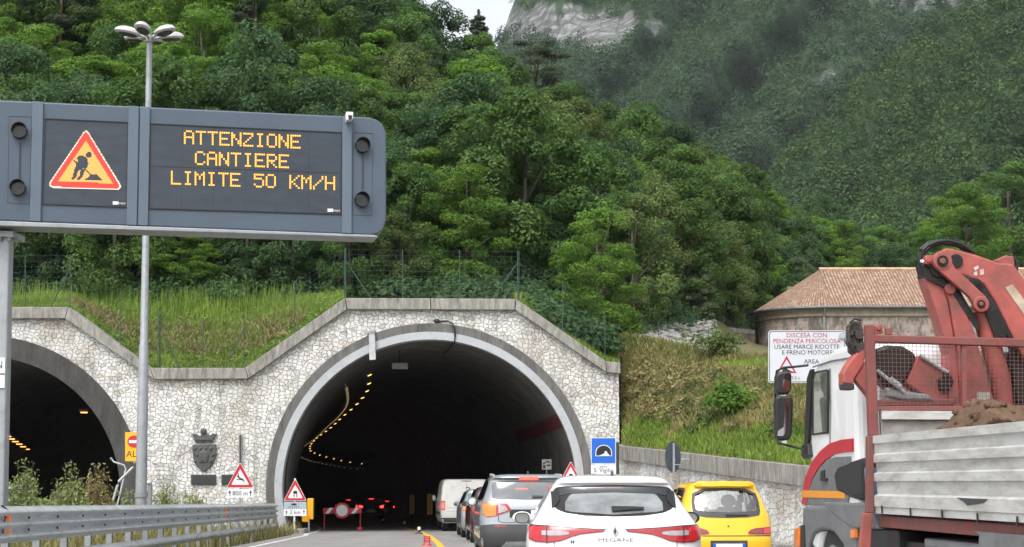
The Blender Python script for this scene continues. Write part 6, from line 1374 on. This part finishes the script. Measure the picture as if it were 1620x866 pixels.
# headboard frame with its mesh
mb = MB()
def bq(mb, pts, fw, th): return mb.prism([TB(a, b, fw) for a, b in pts], th_*th)
bq(mb, [(1369.5, 514), (1384, 514), (1391, 690), (1376, 690)], .0, .08); mb.build('frame_post', m_crnd, tk, bevel=.008)
mb = MB(); bq(mb, [(1373, 690), (1384, 690), (1383.5, 812), (1372, 812)], -.01, .08); mb.build('frame_post', m_crnd, tk, bevel=.008)
mb = MB(); bq(mb, [(1366, 812), (1381, 812), (1375, 905), (1357, 905)], -.01, .07); mb.build('stay', m_crn, tk, bevel=.008)
zt = TB(1500, 536, 0).z
mb = MB(); bq(mb, [(1383, 529.5), (1700, 538), (1700, 552), (1384, 541.5)], .0, .08); mb.build('top_rail', m_crnd, tk, bevel=.01); mb = MB(); bq(mb, [(1384, 643), (1700, 641), (1700, 648), (1384, 650.5)], .01, .06); mb.build('lower_rail', m_crnd, tk, bevel=.006)
mb = MB(); bq(mb, [(1522, 545), (1529, 545), (1530, 645), (1523, 645)], .02, .05); mb.build('middle_post', m_crnd, tk)
a0, a1, b0, b1 = TB(1385, 540, .03), TB(1700, 549, .03), TB(1388, 647, .03), TB(1700, 645, .03); mb = MB()
nv = int((a1-a0).length/.038)
for i in range(1, nv): t = i/nv; mb.cyl(a0.lerp(a1, t), b0.lerp(b1, t), 0.0020, n=4, caps=False)
nh = int((a0-b0).length/.038)
for i in range(1, nh): t = i/nh; mb.cyl(a0.lerp(b0, t)+th_*.006, a1.lerp(b1, t)+th_*.006, 0.0020, n=4, caps=False)
mb.build('mesh_screen', M('dusty_wire', (.20, .11, .095), .6, .2, var=.2, scale=3), tk)
zb_ = TS(1383, 812).z; zt_ = TS(1383, 690).z
mb = MB(); mb.prism([TL(.06, .02, zb_), TL(2.2, .02, zb_), TL(2.2, .02, TB(1500, 651, 0).z), TL(.06, .02, TB(1500, 651, 0).z)], th_*.05); hb = mb.build('headboard', M('scraped_grey_board', (.34, .33, .30), .7, var=.2, scale=1.6, dirt=(.14, .12, .10), dirt_amt=.6), tk)
mb = MB(); mb.prism([TL(.06, .01, TB(1500, 664, 0).z), TL(2.2, .01, TB(1500, 664, 0).z), TL(2.2, .01, TB(1500, 651, 0).z+.002), TL(.06, .01, TB(1500, 651, 0).z+.002)], -th_*.03); mb.build('headboard_rim', m_alu, hb)
# aluminium sides, ribbed
def dropside(x, sg, name='dropside'):
    H = zt_-zb_; pf = [(0, 1), (.035, 1), (.035, .90), (.012, .885), (.004, .77), (.032, .75), (.032, .655), (.012, .64), (.004, .53), (.032, .51), (.032, .415), (.012, .40), (.004, .25), (.036, .225), (.036, .09), (.026, .085), (.026, 0), (0, 0)]
    rows = []
    for y in (-.03, -1.6, -3.2, -5.0): rows.append([TL(x-sg*o, y, zb_+H*t) for o, t in pf])
    mb = MB(); b = len(mb.v); mb.grid(rows, True); mb._caps(b, len(pf), 4); return mb.build(name, m_alu, tk)
dsd = dropside(0.0, 1); dropside(2.24, -1); mb = MB(); mb.prism([TL(0.0, -5.0, zb_), TL(2.24, -5, zb_), TL(2.24, -5, zt_), TL(0, -5, zt_)], -th_*.04); mb.build('tailboard', m_alu, tk)
for px in (1395, 1440, 1490, 1546, 1609, 1680):
    a = TS(px, 800+(px-1395)*.08, -.04); MB().cyl(a, a-Vector((0, 0, .07)), .008, n=6).build('hinge_pin', m_black, dsd)
mb = MB(); tside(mb, [(1513, 787.5), (1562, 790), (1556, 796), (1530, 800), (1524, 794)], -.0405, .003); mb.build('torn_sticker', m_trim, dsd)
mb = MB(); mb.prism([TL(.03, -5.0, zb_-.02), TL(.03, .03, zb_-.02), TL(.03, .03, zb_-.125), TL(.03, -5, zb_-.125)], tr_*2.15); mb.build('bed_frame', m_crnd, tk, bevel=.01)
mb = MB(); mb.prism([TL(.0, -2.55, .98), TL(.0, -2.45, 1.0), TL(.0, -3.7, 1.0), TL(.0, -3.75, .8), TL(.0, -2.5, .8)], tr_*.5)
mb.tube([TL(.3, -2.62, .72), TL(.3, -2.68, .9), TL(.3, -2.85, 1.0), TL(.3, -3.1, 1.03), TL(.3, -3.4, 1.0), TL(.3, -3.6, .85)], .25, 10); mb.build('mudguard', m_cabg, tk, smooth=50); mb = MB(); mb.prism([TL(.12, -2.3, .8), TL(.12, -.9, .8), TL(.12, -.9, .9), TL(.12, -2.3, .9)], tr_*.3); mb.build('side_guard', m_galvd, tk, bevel=.02)
# the load
q = np.random.default_rng(5); blobs = [(q.uniform(.05, 2.2), q.uniform(-4.9, -.1), q.uniform(.03, .15), q.uniform(.02, .10)) for _ in range(520)]
BX, BY, BS, BH = [np.array(z) for z in zip(*blobs)]
def soil_z(x, y):
    h = .26*math.exp(-((y+.75)/.55)**2)*math.exp(-((x-.8)/.45)**2)+.10*math.exp(-((y+1.2)/.8)**2)*math.exp(-((x-1.7)/.5)**2)+.03*math.sin(x*5+y*3)*math.sin(y*4)
    h += float(np.max(BH*np.exp(-((x-BX)**2+(y-BY)**2)/BS**2)))
    edge = min(1, x/.6)*min(1, -y/.5)
    return zt_-.13+.10*edge+h*(.35+.65*edge)
rows = [[TL(x, y, soil_z(x, y)) for x in np.linspace(.04, 2.2, 84)] for y in np.linspace(-4.9, -.04, 150)]
m_dirt = M('brown_soil', (.12, .07, .042), .95, var=.4, scale=4, dirt=(.06, .036, .022), dirt_amt=.5, bmp=1)
so_ = tag(MB().grid(rows).build('soil', m_dirt, None, smooth=60), 'heap of brown soil loaded in the truck bed', 'soil')
mb = MB()
for _ in range(420):
    x, y = q.uniform(.1, 2.1), q.uniform(-4.4, -.1); s = q.uniform(.010, .05); rt = Matrix.Rotation(q.uniform(0, 3), 3, 'X') @ Matrix.Rotation(q.uniform(0, 3), 3, 'Z')
    mb.ell(TL(x, y, soil_z(x, y)+s*.2), (s*1.2, s*.8, s*.6), 6, 4, rot=rt)
tag(mb.build('clods', m_dirt, so_, local=True), kind='stuff')
# ------------------------------------------------------------------ loader crane between cab and headboard
FW = .30
def cq(mb, pts, fw, th): return mb.prism([TB(a, b, fw) for a, b in pts], th_*th)
def disc(mb, px, py, rp, fw, th, n=28):
    c = TB(px, py, fw); r = rp*c.y/FPX; return mb.prism([c+tr_*r*math.cos(t)+Vector((0, 0, r*math.sin(t))) for t in np.linspace(0, 2*math.pi, n, False)], th_*th)
cr = thing('loader_crane', 'folded red loader crane mounted behind the white cab', 'crane', tuple(TL(1.2, .4, 1.0)))
mb = MB(); cq(mb, [(1461, 433), (1486, 434), (1500, 478), (1514, 560), (1519, 640), (1522, 700), (1500, 700), (1501, 560), (1484, 502)], FW+.02, .22); mb.build('mast_plate', m_crn, cr, bevel=.012)
mb = MB(); cq(mb, [(1488, 442), (1524, 473), (1547, 542), (1575, 639), (1580, 700), (1520, 700), (1520, 640), (1516, 560), (1502, 478)], FW, .26); mb.build('mast', m_crn, cr, bevel=.02)
mb = MB(); mb.tube([TB(1552, 492, FW+.1), TB(1583, 600, FW+.1), TB(1592, 700, FW+.1)], .095, 16); mb.build('lift_cylinder', m_crn, cr, smooth=40); mb = MB(); mb.tube([TB(1543, 470, FW+.1), TB(1556, 505, FW+.1)], .05, 12); mb.build('cylinder_rod', m_grease, cr, smooth=40)
mb = MB(); cq(mb, [(1484, 402), (1497, 392), (1518, 396), (1547, 404), (1578, 415), (1604, 418), (1640, 470), (1690, 560), (1690, 640), (1650, 620), (1608, 545), (1575, 478), (1557, 450), (1530, 438), (1500, 432)], FW-.02, .26); bm_ = mb.build('main_boom', m_crn, cr, bevel=.02)
mb = MB(); cq(mb, [(1590, 455), (1602, 450), (1640, 500), (1630, 512)], FW-.026, .006); mb.build('type_plate', M('worn_beige_plate', (.42, .35, .26), .6, var=.3, scale=9), bm_)
mb = MB(); cq(mb, [(1540, 424), (1547, 420), (1549, 424), (1543, 429)], FW-.026, .004); cq(mb, [(1541, 431), (1546, 429), (1546, 436), (1541, 436)], FW-.026, .004); cq(mb, [(1550, 427), (1556, 426), (1557, 434), (1551, 436)], FW-.026, .004); mb.build('worn_decal', M('worn_white_decal', (.55, .42, .40), .6, var=.3, scale=14), bm_)
mb = MB(); disc(mb, 1513, 413, 11, FW-.035, .03); disc(mb, 1543, 452, 12, FW-.03, .02); cq(mb, [(1540, 445), (1556, 452), (1574, 480), (1592, 510), (1592, 535), (1578, 545), (1564, 505)], FW-.03, .02); disc(mb, 1486, 425, 14, FW-.03, .03); cq(mb, [(1461, 426), (1480, 426), (1512, 445), (1522, 466), (1536, 490), (1548, 510), (1548, 525), (1534, 505), (1505, 460), (1463, 440)], FW-.01, .02); mb.build('grease_marks', m_grease, bm_)
mb = MB(); disc(mb, 1492, 413, 15.5, FW-.10, .07); disc(mb, 1553, 481, 13, FW-.10, .07); d1, d2 = (1492, 413), (1553, 481)
cq(mb, [(1503, 408), (1511, 424), (1562, 471), (1546, 491), (1534, 470), (1481, 424)], FW-.095, .06); mb.build('link_arm', m_crn, cr, bevel=.01)
mb = MB(); disc(mb, 1492, 413, 9, FW-.115, .02); disc(mb, 1553, 481, 6.5, FW-.115, .02); mb.build('pin_ring', m_grease, cr); mb = MB(); disc(mb, 1492, 413, 5, FW-.13, .02); disc(mb, 1553, 481, 3.5, FW-.13, .02); disc(mb, 1504, 457, 9, FW-.03, .03); mb.build('pins', m_crnd, cr, bevel=.006)
mb = MB(); disc(mb, 1470, 410, 6, FW-.06, .05); cq(mb, [(1464, 404), (1478, 404), (1480, 418), (1464, 418)], FW-.05, .1); mb.build('pivot_cheek', m_crn, cr, bevel=.01); mb = MB(); disc(mb, 1459.5, 413, 2.6, FW-.08, .03); mb.build('white_bolt', m_white, cr); mb = MB(); cq(mb, [(1457, 416), (1480, 424), (1488, 434), (1485, 440), (1463, 440)], FW+.0, .2); mb.build('elbow', m_grease, cr, bevel=.02)
for k, pts in enumerate(([(1461, 432), (1455, 416), (1457, 400), (1467, 389), (1482, 383), (1500, 381), (1520, 386), (1542, 400)], [(1464, 428), (1460, 412), (1463, 399), (1473, 390), (1490, 385), (1512, 388), (1535, 398)], [(1459, 424), (1452.5, 408), (1456, 395), (1468, 385), (1486, 381), (1508, 384), (1530, 394)], [(1596, 418), (1600, 408), (1606, 411), (1609, 421), (1607, 432)])):
    P_ = [TB(a, b, FW+.02+.05*k) for a, b in pts]; sm = []
    for j in range(len(P_)-1):
        for t in (0, .33, .66): sm.append(P_[j].lerp(P_[j+1], t))
    mb = MB(); mb.tube(sm+[P_[-1]], .017, 8); mb.build('hydraulic_hose', m_black, cr, smooth=60)
mb = MB(); cq(mb, [(1571, 413), (1592, 404), (1604, 406), (1606, 420), (1590, 420)], FW+.05, .1); mb.build('boom_head', m_crn, cr, bevel=.01)
# folded outer boom end and hook gear on the left
mb = MB(); cq(mb, [(1345, 514), (1352, 508), (1362, 509), (1366, 522), (1366, 556), (1356, 563), (1347, 556)], FW+.08, .14); disc(mb, 1352, 518, 8, FW+.02, .1); disc(mb, 1350, 540, 9, FW+.03, .1); disc(mb, 1360, 530, 7, FW-.0, .1); cq(mb, [(1343, 524), (1350, 522), (1351, 530), (1343, 533)], FW+.0, .12); cq(mb, [(1355, 545), (1368, 540), (1370, 552), (1357, 560)], FW+.0, .12)
mb.tube([TB(1348, 512, FW), TB(1342, 522, FW-.02), TB(1344, 540, FW-.02), TB(1352, 556, FW)], .014, 6).tube([TB(1362, 507, FW), TB(1352, 504, FW-.02), TB(1344, 512, FW)], .013, 6); mb.build('slew_motor', m_rust, cr, bevel=.01)
mb = MB(); cq(mb, [(1352, 562), (1368, 548), (1372, 552), (1366, 578), (1352, 600), (1350, 615), (1334, 610), (1333, 592), (1340, 578)], FW+.0, .16); mb.build('jib_arm', m_crn, cr, bevel=.015); mb = MB(); cq(mb, [(1334, 604), (1352, 607), (1352, 617), (1336, 616)], FW-.01, .18); mb.build('jib_shoe', m_rust, cr, bevel=.01)
mb = MB(); cq(mb, [(1352, 600), (1366, 576), (1380, 566), (1384, 610), (1378, 632), (1362, 612)], FW+.02, .12); mb.build('jib_plate', m_crn, cr, bevel=.012)
mb = MB(); cq(mb, [(1384, 516), (1395, 512), (1398, 528), (1386, 529)], FW+.05, .05); cq(mb, [(1401, 519), (1412, 519), (1413, 530), (1402, 530)], FW+.05, .05); disc(mb, 1391, 519, 4, FW+.03, .02); mb.build('lugs', m_crn, cr, bevel=.006)
mb = MB(); cq(mb, [(1386, 552), (1405, 546), (1430, 548), (1450, 560), (1446, 580), (1432, 605), (1418, 625), (1396, 608), (1386, 590)], FW+.02, .2); mb.build('rotator', m_grease, cr, bevel=.03)
mb = MB(); cq(mb, [(1451, 562), (1462, 564), (1512, 598), (1516, 640), (1480, 638), (1432, 606)], FW+.04, .2); mb.build('extension_arm', m_crn, cr, bevel=.02)
mb = MB(); mb.tube([TB(1455, 562, FW+.02), TB(1500, 590, FW+.02)], .018, 8).tube([TB(1388, 586, FW-.03), TB(1432, 622, FW-.03)], .016, 8).tube([TB(1408, 600, FW-.05), TB(1424, 612, FW-.05)], .03, 8); mb.build('thin_rods', m_galv, cr, smooth=40)
mb = MB(); cq(mb, [(1393, 633), (1512, 630), (1512, 642), (1393, 645)], FW+.0, .2); mb.build('base_beam', m_crnd, cr, bevel=.02); mb = MB(); cq(mb, [(1402, 612), (1425, 618), (1470, 624), (1480, 634), (1430, 633), (1404, 628)], FW-.02, .1); mb.build('oil_pan', m_galvd, cr, bevel=.02)
mb = MB(); disc(mb, 1498, 596, 6, FW-.02, .03); cq(mb, [(1484, 600), (1504, 592), (1510, 604), (1500, 622), (1488, 618)], FW-.01, .1); mb.build('valve_block', m_grease, cr, bevel=.01)
mb = MB(); cq(mb, [(1546, 620), (1566, 621), (1566, 639), (1546, 638)], FW-.02, .02); mb.build('pale_plate', M('pale_plate', (.35, .34, .31), .6, var=.2, scale=6), cr)
mb = MB(); cq(mb, [(1596, 556), (1640, 552), (1700, 600), (1700, 650), (1610, 640)], FW+.06, .2); mb.build('stowed_grab', m_grease, cr, bevel=.03); mb = MB(); mb.tube([TB(1592, 520, FW-.02), TB(1600, 545, FW-.02), TB(1598, 560, FW)], .02, 8); mb.build('hose_end', m_black, cr)
mb = MB(); mb.prism([TL(.2, .15, .86), TL(2.0, .15, .86), TL(2.0, .15, 1.15), TL(.2, .15, 1.15)], th_*.5); mb.build('mounting_frame', m_crnd, cr, bevel=.02)
# ================================================================== air
hz = MB().box((-1600, -130, -24), (1600, 1600, 420)).build('haze', None or M('unused', (.5, .5, .5)), None)
hm = bpy.data.materials.new('mountain_haze'); hm.use_nodes = True; t = hm.node_tree; t.nodes.clear()
pv = t.nodes.new('ShaderNodeVolumePrincipled'); pv.inputs['Color'].default_value = (.86, .92, 1, 1); pv.inputs['Density'].default_value = .00007; pv.inputs['Anisotropy'].default_value = .1
om = t.nodes.new('ShaderNodeOutputMaterial'); t.links.new(pv.outputs[0], om.inputs['Volume'])
hz.data.materials.clear(); hz.data.materials.append(hm); tag(hz, kind='stuff')
sc.cycles.volume_bounces = 1
